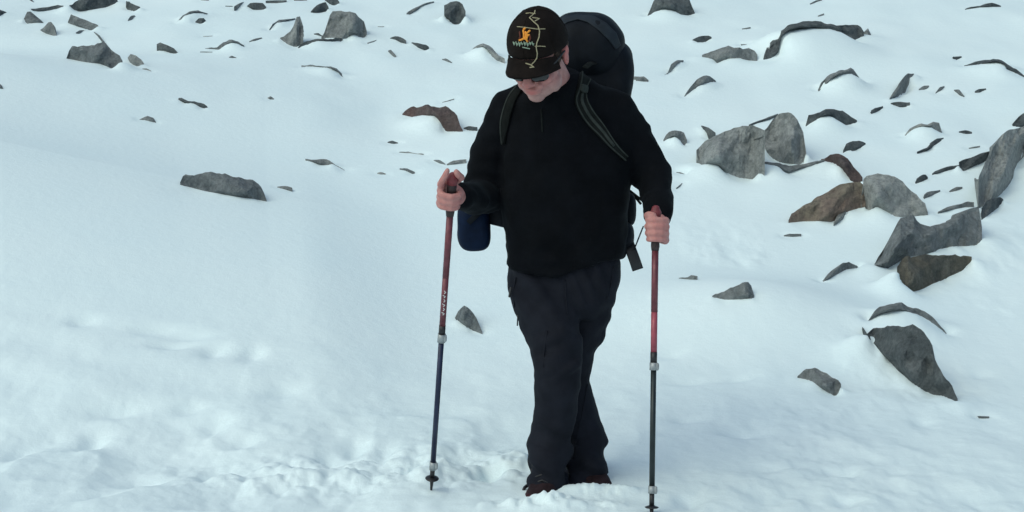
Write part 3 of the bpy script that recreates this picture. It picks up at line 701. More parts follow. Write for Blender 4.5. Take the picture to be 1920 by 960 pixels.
def terrain(x, y):
    x = np.asarray(x, float).ravel(); y = np.asarray(y, float).ravel()
    num = np.zeros_like(x); den = np.ones_like(x)
    order = np.argsort(y); ysort = y[order]
    for i in range(len(SA)):
        sx, sy, _, _ = SA[i]; s = SA_s[i]; dz = SA_dz[i]
        R = 4.5 * s
        a = np.searchsorted(ysort, sy - R * 1.4); b = np.searchsorted(ysort, sy + R)
        ids = order[a:b]
        ids = ids[np.abs(x[ids] - sx) < R]
        if len(ids) == 0: continue
        ex = x[ids] - sx; ey = y[ids] - sy
        ey = np.where(ey < 0, ey * .75, ey * 1.25)
        r2 = (ex * ex + ey * ey) / (s * s)
        wgt = np.maximum(1 / (r2 + .003) - 1 / (4.5 ** 2), 0) ** 2 * .6
        num[ids] += wgt * dz; den[ids] += wgt
    return base_h(x, y) + num / den + detail_h(x, y)

ys = np.concatenate([np.linspace(-25, 3, 12), np.linspace(3.3, 4.85, 22), np.arange(4.9, 7.5, .0125), np.arange(7.5, 11, .018), np.arange(11, 18.5, .036),
                     np.geomspace(18.6, 60, 60), np.geomspace(64, 320, 24)])
kd = np.arange(-.37, .3701, .00125)
ko = np.concatenate([np.linspace(.375, .6, 50), np.geomspace(.62, 3.2, 34)])
ks = np.concatenate([-ko[::-1], kd, ko])
YY, KK = np.meshgrid(ys, ks, indexing='ij')
XX = KK * np.maximum(YY, 4.2)
ZZ = terrain(XX, YY)
nr, nc = YY.shape
co = np.stack([XX.ravel(), YY.ravel(), ZZ], 1)
idx = np.arange(nr * nc).reshape(nr, nc)
quads = np.stack([idx[:-1, :-1], idx[:-1, 1:], idx[1:, 1:], idx[1:, :-1]], -1).reshape(-1, 4)
me = bpy.data.meshes.new('snow_ground')
me.vertices.add(len(co)); me.vertices.foreach_set('co', co.ravel().astype(np.float32))
me.loops.add(quads.size); me.loops.foreach_set('vertex_index', quads.ravel().astype(np.int32))
me.polygons.add(len(quads))
me.polygons.foreach_set('loop_start', np.arange(0, quads.size, 4, dtype=np.int32))
me.polygons.foreach_set('loop_total', np.full(len(quads), 4, dtype=np.int32))
me.update(calc_edges=True); me.validate()
me.polygons.foreach_set('use_smooth', np.ones(len(quads), dtype=bool))
me.materials.append(M_SNOW)
ground = link('snow_ground', me)
ground['kind'] = 'structure'
ground['label'] = 'deep white snow covering the slope and the trodden path'
def ground_z(x, y):
    return float(terrain([x], [y])[0])
# ------------------------------------------------------------------ materials of the walker
M_JACKET = cloth('black_fleece', (.0035, .0042, .006), .3, .95, 14, 400, .7, .02)
M_TROUS = cloth('charcoal_softshell', (.0108, .0122, .0182), .25, .8, 12, 700, .35)
M_CAP = cloth('black_brown_cotton', (.0105, .0076, .0068), .35, .9, 25, 900, .4)
M_PACK = cloth('dark_navy_nylon', (.006, .008, .012), .3, .6, 18, 800, .3)
M_LIDHL = cloth('slate_lid_highlight', (.020, .026, .034), .3, .55, 18, 800, .3)  # paler slate colour, a painted highlight for the lid's lit top edge
M_STRAP = cloth('dark_grey_webbing', (.008, .0098, .0095), .35, .8, 40, 900, .5)
M_PIPE = cloth('grey_piping', (.034, .040, .037), .25, .8, 40, 900, .4)
M_BLUE = cloth('navy_pouch_fabric', (.0035, .010, .03), .3, .6, 18, 800, .3)
M_BOOT = cloth('maroon_grey_boot', (.022, .013, .015), .5, .7, 22, 600, .4)
M_BOOTR = cloth('red_boot_trim', (.045, .012, .016), .4, .6, 40, 600, .3)
M_SOLE = plain('black_rubber', (.02, .021, .022), .7, 0, .3)
M_HAIR = cloth('grey_brown_hair', (.07, .05, .04), .5, .8, 120, 900, .8)
M_LENS = plain('dark_lens', (.006, .006, .007), .08, 0, .1, 20, .6)
M_GRIP = plain('red_grip_rubber', (.17, .028, .035), .55, 0, .3, 90)
M_DGRIP = plain('dark_grip_rubber', (.03, .017, .018), .6, 0, .3, 90)
M_RED = plain('dull_red_shaft', (.15, .038, .05), .35, .2, .25, 60)
M_REDB = plain('bright_red_shaft', (.32, .06, .085), .35, .1, .2, 60)
M_BLK = plain('black_plastic', (.012, .012, .014), .45, 0, .2)
M_CLAMP = plain('grey_clamp', (.30, .32, .33), .4, .3, .2)
M_BLUES = plain('blue_black_shaft', (.012, .018, .05), .35, .3, .3, 20)
M_GRNS = plain('green_black_shaft', (.016, .024, .026), .35, .3, .3, 20)
M_WHITE = plain('white_print', (.6, .6, .6), .5, 0, .1)
M_TIP = plain('steel_tip', (.2, .2, .21), .35, .8, .2)
M_ORANGE = plain('orange_thread', (.72, .27, .03), .8, 0, .2, 300)
M_CREAM = plain('cream_thread', (.34, .30, .19), .85, 0, .25, 300)
M_GREENT = plain('green_thread', (.25, .33, .25), .85, 0, .35, 400)
M_RUST = plain('rust_thread', (.10, .022, .012), .85, 0, .3, 300)

def skin_mat():
    m, t, b = mat_new('skin')
    geo = t.nodes.new('ShaderNodeNewGeometry')
    n = nnoise(t, 55, 5, .6, geo.outputs['Position'])
    r = ramp(t, n.outputs[0], [(.3, (.40, .18, .165)), (.7, (.53, .27, .245))])
    at = t.nodes.new('ShaderNodeAttribute'); at.attribute_name = 'stubble'
    n2 = nnoise(t, 420, 2, .7, geo.outputs['Position'])
    st = ramp(t, n2.outputs[0], [(.3, (.30, .20, .185)), (.7, (.45, .33, .30))])
    c = mixc(t, at.outputs['Fac'], r.outputs[0], st.outputs[0])
    at2 = t.nodes.new('ShaderNodeAttribute'); at2.attribute_name = 'flush'
    c = mixc(t, at2.outputs['Fac'], c, (.46, .15, .14))
    t.links.new(c, b.inputs['Base Color'])
    b.inputs['Roughness'].default_value = .55
    b.inputs['Specular IOR Level'].default_value = .35
    b.inputs['Subsurface Weight'].default_value = .12
    b.inputs['Subsurface Radius'].default_value = (.01, .004, .002)
    b.inputs['Subsurface Scale'].default_value = .5
    bump(t, b, nnoise(t, 150, 4, .7, geo.outputs['Position']).outputs[0], .5, .003)
    return m
M_SKIN = skin_mat()

# ------------------------------------------------------------------ the walker
root_loc = Vector((P(1060, 930, 5.65).x, 5.66, 0.0))
walker = bpy.data.objects.new('person', None); COL.objects.link(walker); walker.location = root_loc
tag(walker, 'walker in a black fleece and cap, head bowed, stepping forward with two trekking poles', 'person')
def part(name, me, parent=walker):
    o = bpy.data.objects.new(name, me); COL.objects.link(o)
    o.parent = parent
    if parent.type == 'EMPTY':
        me.transform(Matrix.Translation(-parent.location))
    else:
        # sub-part: parent already holds coordinates relative to its own root
        r = parent
        while r.parent is not None: r = r.parent
        me.transform(Matrix.Translation(-r.location))
    return o

# --- head frame
HS = 1.11
HC = P(1010, 102, 5.43)
HROT = Matrix.Rotation(math.radians(-23), 3, 'Z') @ Matrix.Rotation(math.radians(2), 3, 'Y') @ Matrix.Rotation(math.radians(33), 3, 'X')
HM = Matrix.Translation(HC) @ (HROT * HS).to_4x4()
def hp(x, y, z): return HM @ Vector((x, y, z))
def hell(g, c, r, rot=None):
    q = HROT if rot is None else HROT @ rot
    g.ell(hp(*c), [k * HS for k in r], q, 18, 12)

# --- arms and poles layout
GL = P(846, 368, 5.22)       # grip held by the hand beside the blue pouch
GR = P(1229, 432, 5.36)
TIPL = Vector((P(808, 925, 5.55).x, 5.55, 0)); TIPL = P(808, 927, 5.53)
TIPR = P(1221.5, 982, 5.24)
AXL = (GL - TIPL).normalized(); AXR = (GR - TIPR).normalized()
ARM_A = [P(967, 199, 5.66), P(922, 280, 5.72), P(908, 368, 5.70), P(884, 374, 5.52), P(862, 368, 5.36)]
ARM_B = [P(1148, 207, 5.66), P(1188, 268, 5.70), P(1227, 332, 5.66), P(1238, 372, 5.56), P(1237, 404, 5.46)]

def hand(g, G, ax, side, wrist, thumb_up=0.0):
    """closed fist round a pole; side -1: back of the hand to image left"""
    o = Vector((side, 0.12, 0)); o = (o - ax * o.dot(ax)).normalized()
    fwd = ax.cross(o); 
    if fwd.y > 0: fwd = -fwd
    def L(a, b, c): return G + o * a + fwd * b + ax * c
    # palm and back of the hand, running back to the wrist
    for c in (-.032, -.011, .011, .032):
        k = 1 - abs(c) * 3
        g.tube([wrist + ax * c * .35, L(.030, -.048, c * .85), L(.036, -.012, c), L(.032, .010, c)], [.021 * k + .004, .019, .0155, .0125], 10)
    # four fingers closing round the grip, each a little different
    for i, (c, ln, rr) in enumerate(((.034, 1.0, .0108), (.0125, 1.08, .0112), (-.0095, 1.02, .0106), (-.0305, .88, .0095))):
        lift = thumb_up * .022 if i == 0 else 0
        pts = [L(.033, .006, c), L(.030 * ln, .024, c + lift * .4), L(.012, .035 * ln, c + lift), L(-.008, .036 * ln, c + lift * 1.1), L(-.025 * ln, .022, c + lift), L(-.029 * ln, .004, c + lift * .8), L(-.020, -.008, c + lift * .5)]
        if i == 0 and thumb_up:
            pts = [L(.033, .004, c), L(.034, .020, c + .012), L(.027, .028, c + .030), L(.020, .027, c + .046), L(.015, .022, c + .060)]
            g.tube(pts, [rr * 1.1, rr * 1.12, rr * 1.02, rr * .98, rr * .85], 10)
            continue
        g.tube(pts, [rr * 1.08, rr * 1.12, rr * 1.0, rr * .98, rr * 1.0, rr * .9, rr * .82], 10)
    # thumb leaves the side of the palm and closes over the grip
    t = thumb_up
    g.tube([L(.012, -.045, .022), L(-.012, -.030, .040 + .01 * t), L(-.028, -.006, .050 + .016 * t), L(-.026 + .006 * t, .016, .052 + .030 * t), L(-.014, .030 - .01 * t, .050 + .042 * t)], [.018, .0155, .0125, .0118, .0105], 10)
    g.tube([wrist, L(.018, -.055, 0)], [.029, .030], 12)

g = Geo()
# skull, face, jaw
hell(g, (0, .012, .045), (.077, .098, .085))
hell(g, (0, -.030, -.020), (.066, .066, .085))
hell(g, (0, -.040, -.078), (.056, .050, .040))
hell(g, (0, -.070, -.100), (.028, .024, .020))
for s in (-1, 1):
    hell(g, (s * .038, -.062, -.035), (.026, .026, .026))
    hell(g, (s * .048, -.030, -.075), (.022, .034, .030))
    hell(g, (s * .034, -.080, .022), (.026, .016, .011))
    hell(g, (s * .012, -.108, -.035), (.009, .010, .008))
    hell(g, (s * .079, .014, -.008), (.010, .019, .033), Matrix.Rotation(s * .35, 3, 'Z'))
    hell(g, (s * .084, .020, .010), (.007, .016, .016), Matrix.Rotation(s * .45, 3, 'Z'))
    hell(g, (s * .027, -.090, -.052), (.012, .010, .012))
g.tube([hp(0, -.088, .020), hp(0, -.104, -.008), hp(0, -.116, -.030)], [.010 * HS, .012 * HS, .014 * HS], 12)
hell(g, (0, -.096, -.0625), (.026, .0095, .0060))
hell(g, (0, -.094, -.0755), (.023, .0105, .0070))
hell(g, (0, -.088, -.069), (.030, .010, .018))
# neck, trunk, limbs under the clothes
NB = P(1050, 185, 5.66)
g.tube([hp(0, .02, -.04), hp(0, .05, -.11), NB], [.062, .062, .068], 16)
g.tube([NB, P(1060, 250, 5.69), P(1062, 330, 5.70), P(1060, 420, 5.72), P(1056, 500, 5.73)], [.06, .115, .115, .115, .11], 18)
g.tube([P(975, 200, 5.68), NB, P(1135, 205, 5.68)], [.05, .06, .05], 14)
g.tube(ARM_A, [.045, .042, .036, .034, .026], 12)
g.tube(ARM_B, [.045, .042, .036, .034, .026], 12)
LEG_A = [P(1010, 505, 5.72), P(1030, 600, 5.60), P(1047, 695, 5.52), P(1045, 785, 5.54), P(1024, 884, 5.59)]
LEG_B = [P(1105, 505, 5.74), P(1088, 600, 5.74), P(1071, 692, 5.73), P(1085, 785, 5.745), P(1094, 884, 5.745)]
for lg in (LEG_A, LEG_B):
    g.tube(lg, [.08, .07, .05, .048, .036], 14)
for lg, e in ((LEG_A, Vector((-.01, -.11, -.03))), (LEG_B, Vector((.05, -.1, -.03)))):
    a = lg[-1]; g.tube([a, a + Vector((0, 0, -.04)), a + Vector((0, 0, -.05)) + e], [.036, .036, .03], 12)
hand(g, GL, AXL, -1, ARM_A[-1] + (GL - ARM_A[-1]) * .25, 1.0)
hand(g, GR, AXR, 1, ARM_B[-1] + (GR - ARM_B[-1]) * .15, 0.0)
me = remesh(g, 'body', .0036, 3, None, M_SKIN)
HMi = HM.inverted()
nv = len(me.vertices)
co_ = np.empty(nv * 3); me.vertices.foreach_get('co', co_); co_ = co_.reshape(-1, 3)
A4 = np.array(HMi)
lc = co_ @ A4[:3, :3].T + A4[:3, 3]
near_head = (np.linalg.norm(lc, axis=1) < .2)
stub = sstep(-.048, -.078, lc[:, 2]) * sstep(-.01, -.03, lc[:, 1]) * near_head
lips = np.exp(-(((lc[:, 0]) / .022) ** 2 + ((lc[:, 2] + .069) / .009) ** 2)) * (lc[:, 1] < -.06) * near_head
stub = np.clip(stub * .45 * (1 - lips), 0, 1)
earm = sstep(.074, .082, np.abs(lc[:, 0])) * (lc[:, 2] > -.06) * near_head
cheek = np.exp(-(((np.abs(lc[:, 0]) - .045) / .03) ** 2 + ((lc[:, 2] + .03) / .03) ** 2)) * (lc[:, 1] < -.03) * near_head * .5
nose = np.exp(-((lc[:, 0] / .02) ** 2 + ((lc[:, 2] + .03) / .03) ** 2)) * (lc[:, 1] < -.1) * near_head * .5
flush = np.clip(earm * .8 + cheek + lips * .9 + nose, 0, 1)
dh = np.minimum(np.linalg.norm(co_ - np.array(GL), axis=1), np.linalg.norm(co_ - np.array(GR), axis=1))
flush = np.maximum(flush, (dh < .11) * (.05 + .35 * (noise3(co_[:, 0] * 60, co_[:, 1] * 60, co_[:, 2] * 60, 7) * .5 + .5)))
for nm, arr in (('stubble', stub), ('flush', flush)):
    at = me.attributes.new(nm, 'FLOAT', 'POINT'); at.data.foreach_set('value', arr.astype(np.float32))
body = part('body', me)
tag(body, 'weathered pink face with grey stubble and bare hands', None)

# --- jacket
def ring(v, ul, ur, yc, hd, n=40, e=2.5, vfun=None, dy=0):
    uc, hw = (ul + ur) / 2, (ur - ul) / 2
    out = []
    for j in range(n):
        q = 2 * math.pi * j / n
        c, s = math.cos(q), math.sin(q)
        u = uc + hw * math.copysign(abs(c) ** (2 / e), c)
        y = yc - hd * math.copysign(abs(s) ** (2 / e), s)
        vv = v + (vfun(u) if vfun else 0)
        out.append(P(u, vv, y))
    return out
HEMU = [930, 943, 985, 1040, 1080, 1130, 1172, 1190]
HEMV = [494, 500, 512, 521, 512, 494, 485, 482]
hem = lambda u: float(np.interp(u, HEMU, HEMV)) - 505
g = Geo()
g.rings([ring(503, 950, 1166, 5.72, .135, vfun=hem), ring(505, 944, 1171, 5.72, .150, vfun=hem), ring(496, 944, 1174, 5.72, .155, vfun=hem), ring(465, 949, 1180, 5.715, .155, vfun=lambda u: hem(u) * .5),
         ring(425, 945, 1180, 5.705, .165), ring(380, 941, 1178, 5.70, .172), ring(320, 942, 1188, 5.69, .165), ring(260, 940, 1188, 5.68, .155),
         ring(220, 945, 1178, 5.67, .145), ring(192, 953, 1166, 5.66, .13), ring(170, 975, 1142, 5.655, .11), ring(152, 1000, 1115, 5.64, .09), ring(138, 1010, 1095, 5.62, .07)])
g.tube([ARM_A[0] + Vector((.035, .0, .0))] + ARM_A, [.085, .083, .074, .070, .058, .047], 18)
g.tube([ARM_B[0] + Vector((-.035, .0, .0))] + ARM_B, [.088, .085, .080, .070, .055, .046], 18)
# collar
cr = []
for (dz, r_) in ((-.10, .092), (-.05, .088), (0, .084), (.035, .080), (.05, .074)):
    c = P(1046, 170, 5.60) + Vector((-.1 * dz, -.45 * dz - .01, dz))
    cr.append([c + Vector((math.cos(q) * r_ * 1.05, math.sin(q) * r_, (.45 * math.sin(q) + .12 * math.cos(q)) * r_)) for q in [2 * math.pi * j / 24 for j in range(24)]])
g.rings(cr)
# sleeve cuffs
for a, b in ((ARM_A[-2], ARM_A[-1]), (ARM_B[-2], ARM_B[-1])):
    d = (b - a).normalized(); g.tube([b - d * .02, b + d * .012], [.047, .046], 16, round_end=False)
def jd(V, N):
    x, y, z = V.T
    d = .009 * noise3(x * 7, y * 7, z * 9, 3) + .007 * noise3(x * 16 + z * 6, y * 16, z * 20 - x * 8, 4)
    lo = sstep(.9, .78, z)
    d = d + lo * .007 * noise3(x * 9, y * 9, z * 34, 6)
    arm = sstep(.20, .26, np.abs(x - root_loc.x - .01))
    d = d + arm * .003 * np.sin(z * 95 + 5 * noise3(x * 9, y * 9, z * 5, 12)) * (noise3(x * 8, y * 8, z * 8, 14) * .5 + .5)
    return d
me = remesh(g, 'jacket', .007, 5, jd, M_JACKET)
jacket = part('jacket', me)
bvh_j = BVHTree.FromObject(jacket, bpy.context.evaluated_depsgraph_get())

# --- trousers
g = Geo()
g.rings([ring(470, 965, 1155, 5.72, .12), ring(500, 952, 1163, 5.725, .135, vfun=lambda u: hem(u) * .4), ring(540, 955, 1160, 5.72, .14), ring(570, 966, 1150, 5.71, .13), ring(598, 990, 1125, 5.70, .10)])
pxm = 1 / 532.
def leg(cs):
    pts = []; rs = []
    for u, v, hw, y in cs:
        pts.append(P(u, v, y)); rs.append(hw * y / F)
    return pts, rs
pa, ra = leg([(1006, 510, 54, 5.71), (1012, 550, 57, 5.67), (1030, 605, 55, 5.61), (1042, 650, 49, 5.555), (1046, 692, 47, 5.52), (1044, 720, 48, 5.525), (1043, 765, 41, 5.545), (1036, 805, 40, 5.57), (1029, 848, 46, 5.59), (1024, 876, 37, 5.60), (1024, 898, 37, 5.60), (1024, 908, 37, 5.60)])
g.tube(pa, ra, 20, round_end=False)
g.tube([P(1030, 848, 5.56), P(1023, 885, 5.53), P(1022, 922, 5.51)], [.072, .058, .064], 20, round_end=False)
pb, rb = leg([(1108, 510, 52, 5.73), (1100, 560, 54, 5.73), (1087, 612, 51, 5.73), (1074, 655, 43, 5.73), (1069, 700, 42, 5.735), (1070, 720, 40, 5.74), (1080, 770, 42, 5.745), (1086, 805, 45, 5.755), (1093, 832, 47, 5.755), (1093, 862, 40, 5.76), (1098, 886, 43, 5.755), (1100, 902, 43, 5.77)])
g.tube(pb, rb, 20, round_end=False)
g.tube([P(1094, 830, 5.735), P(1098, 868, 5.69), P(1102, 919, 5.655)], [.074, .070, .079], 20, round_end=False)
def td(V, N):
    x, y, z = V.T
    d = .007 * noise3(x * 8, y * 8, z * 7, 23) + .004 * noise3(x * 22, y * 22, z * 14, 24)
    lowm = sstep(.34, .14, z)
    d = d + lowm * .017 * noise3(x * 10, y * 10, z * 26 + x * 10, 26)
    kn = np.exp(-((z - .50) / .10) ** 2)
    d = d + kn * .012 * noise3(x * 9, y * 9, z * 30 - x * 14, 27)
    th = sstep(.55, .75, z)
    d = d + th * .009 * np.sin((z * 1.0 + (x - root_loc.x) * 1.6) * 60 + 3 * noise3(x * 6, y * 6, z * 6, 28)) * (noise3(x * 5, y * 5, z * 5, 29) * .5 + .5)
    return d
me = remesh(g, 'trousers', .0065, 4, td, M_TROUS)
trousers = part('trousers', me)
bvh_t = BVHTree.FromObject(trousers, bpy.context.evaluated_depsgraph_get())

CAMV = Vector((0, 0, CAMZ))
def cast(bvh, u, v, off=Vector((0, 0, 0)), root=None):
    d = Vector(ray(u, v)).normalized()
    rl = root.location if root is not None else root_loc
    p, n, i, dist = bvh.ray_cast(CAMV - rl, d)
    if p is None: return None, None
    return p + rl, n
def path_on(bvh, pts, step=6, lift=0.0):
    ps, ns = [], []
    for (u0, v0), (u1, v1) in zip(pts[:-1], pts[1:]):
        k = max(1, int(math.hypot(u1 - u0, v1 - v0) / step))
        for i in range(k + (1 if (u1, v1) == pts[-1] else 0)):
            t = i / k
            p, n = cast(bvh, u0 + (u1 - u0) * t, v0 + (v1 - v0) * t)
            if p is not None:
                ps.append(p + n * lift); ns.append(n)
    # relax
    for _ in range(3):
        ps = [ps[0]] + [(ps[i - 1] + ps[i] * 2 + ps[i + 1]) / 4 for i in range(1, len(ps) - 1)] + [ps[-1]]
        ns = [ns[0]] + [(ns[i - 1] + ns[i] * 2 + ns[i + 1]).normalized() for i in range(1, len(ns) - 1)] + [ns[-1]]
    return ps, ns

# zip at the collar, loop and drawcord
ps, ns = path_on(bvh_j, [(1015, 205), (1016, 226), (1017, 248)], 5, .001)
zp = part('zip', Geo().ribbon(ps, ns, .006, .002).mesh('zip', M_STRAP), jacket)
g = Geo(); a = P(957, 548, 5.62)
g.tube([P(958, 540, 5.60), P(955, 556, 5.595)], .004, 8); part('drawcord', g.mesh('drawcord', M_BLK), trousers); g = Geo(); g.tube([P(971, 592, 5.57), P(970, 610, 5.565)], .0025, 8)
part('drawcord', g.mesh('drawcord', M_BLK), trousers)
# fly and pocket seams
for pts in ([(1060, 525), (1061, 560), (1064, 590)], [(968, 520), (962, 545), (965, 575)], [(1150, 500), (1147, 530), (1138, 560)], [(1026, 620), (1021, 650), (1019, 688)], [(1101, 720), (1094, 765), (1082, 820), (1075, 860)]):
    ps, ns = path_on(bvh_t, pts, 6, .0005)
    part('seam', Geo().ribbon(ps, ns, .005, .0022).mesh('seam', M_TROUS), trousers)

# --- boots
def boot(ankle, head_deg, toe_len=.20, sink=0.0, w=1.0):
    g = Geo(); s = Geo()
    a = math.radians(head_deg); fw = Vector((math.sin(a), -math.cos(a), 0)); sd = Vector((math.cos(a), math.sin(a), 0))
    gz = ground_z(ankle.x + fw.x * .05, ankle.y + fw.y * .05) - sink
    o = Vector((ankle.x, ankle.y, gz))
    prof = [(-.095, .022, .09, .038), (-.08, .02, .15, .046), (-.04, .02, .19, .052), (0, .02, .19, .052), (.04, .02, .15, .050), (.08, .02, .11, .050), (.12, .02, .088, .051), (.155, .022, .074, .048), (.18, .024, .060, .038), (.192, .03, .048, .022)]
    R = []
    for d, z0, z1, hw in prof:
        zc, hh = (z0 + z1) / 2, (z1 - z0) / 2
        R.append([o + fw * d + sd * (math.copysign(abs(math.cos(q)) ** .7, math.cos(q)) * hw * w) + Vector((0, 0, zc + math.copysign(abs(math.sin(q)) ** .75, math.sin(q)) * hh)) for q in [2 * math.pi * j / 20 for j in range(20)]])
    g.rings(R)
    up = remesh(g, 'upper', .006, 3, lambda V, N: .002 * noise3(V[:, 0] * 40, V[:, 1] * 40, V[:, 2] * 40, 5), M_BOOT)
    R = []
    for d, hw in [(-.102, .036), (-.085, .047), (-.04, .052), (.03, .048), (.09, .053), (.14, .053), (.178, .044), (.20, .026)]:
        R.append([o + fw * d + sd * (c * hw * w) + Vector((0, 0, z)) for c, z in ((-1, .0), (-1.04, .018), (-1, .036), (0, .038), (1, .036), (1.04, .018), (1, .0), (0, -.002))])
    s.rings(R)
    so = s.mesh('sole', M_SOLE, False)
    tr = Geo()
    R = []
    for d, hw in [(.06, .052), (.10, .0535), (.14, .0535), (.174, .0455), (.196, .030), (.203, .010)]:
        R.append([o + fw * d + sd * (c * hw * w) + Vector((0, 0, z)) for c, z in ((-1.02, .036), (-1.05, .05), (-.96, .058), (.96, .058), (1.05, .05), (1.02, .036))])
    tr.rings(R)
    trm = tr.mesh('toe_rand', M_BOOTR)
    lc_ = Geo()
    for k in range(5):
        d = .045 + .018 * k; z = .158 - .0165 * k
        lc_.tube([o + fw * d + sd * -.024 + Vector((0, 0, z - .008)), o + fw * (d + .006) + Vector((0, 0, z + .003)), o + fw * d + sd * .024 + Vector((0, 0, z - .008))], .0032, 6)
    return up, so, trm, lc_.mesh('laces', M_BLK)
for ank, hd, sk, lab in ((LEG_A[-1], -8, .055, 'front boot with a red toe rand sunk in snow'), (LEG_B[-1], 20, .06, 'rear boot turned outward')):
    up, so, trm, lcs = boot(ank, hd, sink=sk)
    b = part('boot', up); b['label'] = lab
    part('sole', so, b); part('toe_rand', trm, b); part('laces', lcs, b)
g = Geo(); g.tube([P(992, 908, 5.55), P(984, 914, 5.53), P(982, 918, 5.52)], .006, 8)
part('heel_tab', g.mesh('heel_tab', M_BLK), trousers)

# --- cap
g = Geo()
nph, nth = 48, 20
def cap_pt(ph, th, k=1.0):
    """th 0 = rim, pi/2 = crown; front (-y) panels stand a little taller"""
    fr = max(0, math.cos(ph))
    e = .86
    c, s = math.cos(th) ** e, math.sin(th) ** .92
    x = math.sin(ph) * .089 * c; y = .012 - math.cos(ph) * (.113 if math.cos(ph) > 0 else .106) * c
    z = .046 + s * (.098 + .010 * fr * math.sin(2 * th)) - .020 * (1 - fr) * (1 - th / 1.57) 
    sm = 1 - .008 * math.exp(-((((ph + math.pi / 6) % (math.pi / 3)) - math.pi / 6) / .035) ** 2)
    return hp(x * sm * k, .012 + (y - .012) * sm * k, .046 + (z - .046) * k)
def shell(fn, k0, k1):
    rings = []
    for i in range(nth + 1): rings.append([fn(2 * math.pi * j / nph, (math.pi / 2 - .03) * i / nth, k1) for j in range(nph)])
    for i in range(nth, -1, -1): rings.append([fn(2 * math.pi * j / nph, (math.pi / 2 - .03) * i / nth, k0) for j in range(nph)])
    return rings
R = shell(cap_pt, .965, 1.0)
g.rings(R, cap=False)
n0 = len(R)
g.f.append(tuple((nth) * nph + j for j in range(nph)))
g.f.append(tuple(reversed([(nth + 1) * nph + j for j in range(nph)])))
for j in range(nph):
    k = (j + 1) % nph; b = (n0 - 1) * nph
    g.f.append((b + j, b + k, k, j))
cap = part('cap', g.mesh('cap', M_CAP))
cap['label'] = 'black-brown baseball cap with orange and cream embroidery'
g = Geo(); g.ell(cap_pt(0, math.pi / 2 - .03, 1.0), (.008, .008, .005)); part('button', g.mesh('button', M_CAP), cap)
for k in range(6):
    ph = math.pi / 3 * k
    ps = [cap_pt(ph, 1.50 * i / 14, 1.002) for i in range(15)]
    part('panel_seam', Geo().tube(ps, .0014, 6).mesh('panel_seam', M_CAP), cap)
# visor
def visor(a, r_, dz):
    ph = a * math.radians(60)
    x = math.sin(ph) * (.089 + .008 * r_); 
    y = .012 - math.cos(ph) * .112 - r_ * .066 * (1 - abs(a) ** 2.6)
    z = .042 - .022 * (1 - math.cos(ph)) * 1.4 - r_ * .020 * (1 - .3 * abs(a)) - .028 * r_ * (abs(a) ** 2) + dz
    return hp(x, y, z)
g = Geo(); na, nr_ = 28, 8; V = []; Fq = []
for lay in (0.0025, -.0025):
    for i in range(nr_ + 1):
        for j in range(na + 1): V.append(visor(-1 + 2 * j / na, i / nr_, lay))
m_ = (nr_ + 1) * (na + 1)
for i in range(nr_):
    for j in range(na):
        q = i * (na + 1) + j
        Fq.append((q, q + 1, q + na + 2, q + na + 1)); Fq.append((m_ + q, m_ + q + na + 1, m_ + q + na + 2, m_ + q + 1))
def edge(l):
    for a, b in zip(l[:-1], l[1:]): Fq.append((a, b, m_ + b, m_ + a))
edge([j for j in range(na + 1)]); edge([nr_ * (na + 1) + j for j in range(na, -1, -1)])
edge([i * (na + 1) for i in range(nr_, -1, -1)]); edge([i * (na + 1) + na for i in range(nr_ + 1)])
g.add(V, Fq)
brim = part('brim', g.mesh('brim', M_CAP), cap)
# embroidery, stitched onto crown and visor
gg = Geo()
for o_ in (cap, brim):
    gg.add([v.co.copy() for v in o_.data.vertices], [tuple(p.vertices) for p in o_.data.polygons])
bvh_c = BVHTree.FromPolygons([tuple(v) for v in gg.v], gg.f)
def stitch(pts, r_, g):
    ps = []
    for (u0, v0), (u1, v1) in zip(pts[:-1], pts[1:]):
        k = max(1, int(math.hypot(u1 - u0, v1 - v0) / 2.5))
        for i in range(k + 1):
            p, n = cast(bvh_c, u0 + (u1 - u0) * i / k, v0 + (v1 - v0) * i / k)
            if p is not None:
                if n.y > 0: n = -n
                q = p + n * r_ * .35
                if not ps or (q - ps[-1]).length > .0008: ps.append(q)
    if len(ps) > 1: g.tube(ps, r_, 6)
def Z(l): return [(920 + x * 180 / 864., y * 200 / 960.) for x, y in l]
def emb(name, lines, r_, mat, split=False):
    g = Geo()
    for l in lines:
        stitch(Z(l), r_, g)
        if split and g.v:
            part(name, g.mesh(name, mat), cap); g = Geo()
    if g.v: part(name, g.mesh(name, mat), cap)
emb('route_line', [[(400, 95), (395, 120), (350, 160), (385, 195), (425, 230), (440, 280), (435, 335), (415, 385), (410, 430), (420, 480), (415, 525), (395, 555), (365, 585), (318, 572)],
                   [(320, 122), (355, 118), (400, 125)], [(380, 160), (440, 168), (400, 190)], [(365, 590), (390, 605), (355, 608)]], .0019, M_CREAM)
emb('route_tick', [[(240, 240), (300, 245), (365, 255), (420, 262), (488, 260)], [(400, 415), (450, 415), (490, 418)]], .0015, M_CREAM, True)
emb('walking_figure', [[(295, 275), (300, 310), (300, 345)], [(315, 290), (318, 320), (312, 350)], [(350, 278), (325, 300), (330, 330), (322, 355), (330, 372)], [(305, 345), (285, 355), (262, 362)], [(300, 262), (310, 258)], [(345, 315), (325, 322)]], .0036, M_ORANGE)
emb('figure_backing', [[(262, 290), (268, 330), (260, 345)], [(352, 320), (358, 345), (345, 372)]], .0030, M_RUST, True)
emb('lettering', [[(x, 378), (x + 8, 405 + (k % 3) * 6), (x + 16, 382 + (k % 2) * 8), (x + 4, 395)] for k, x in enumerate(range(205, 385, 24))] + [[(290, 425), (350, 438)]], .0019, M_GREENT)

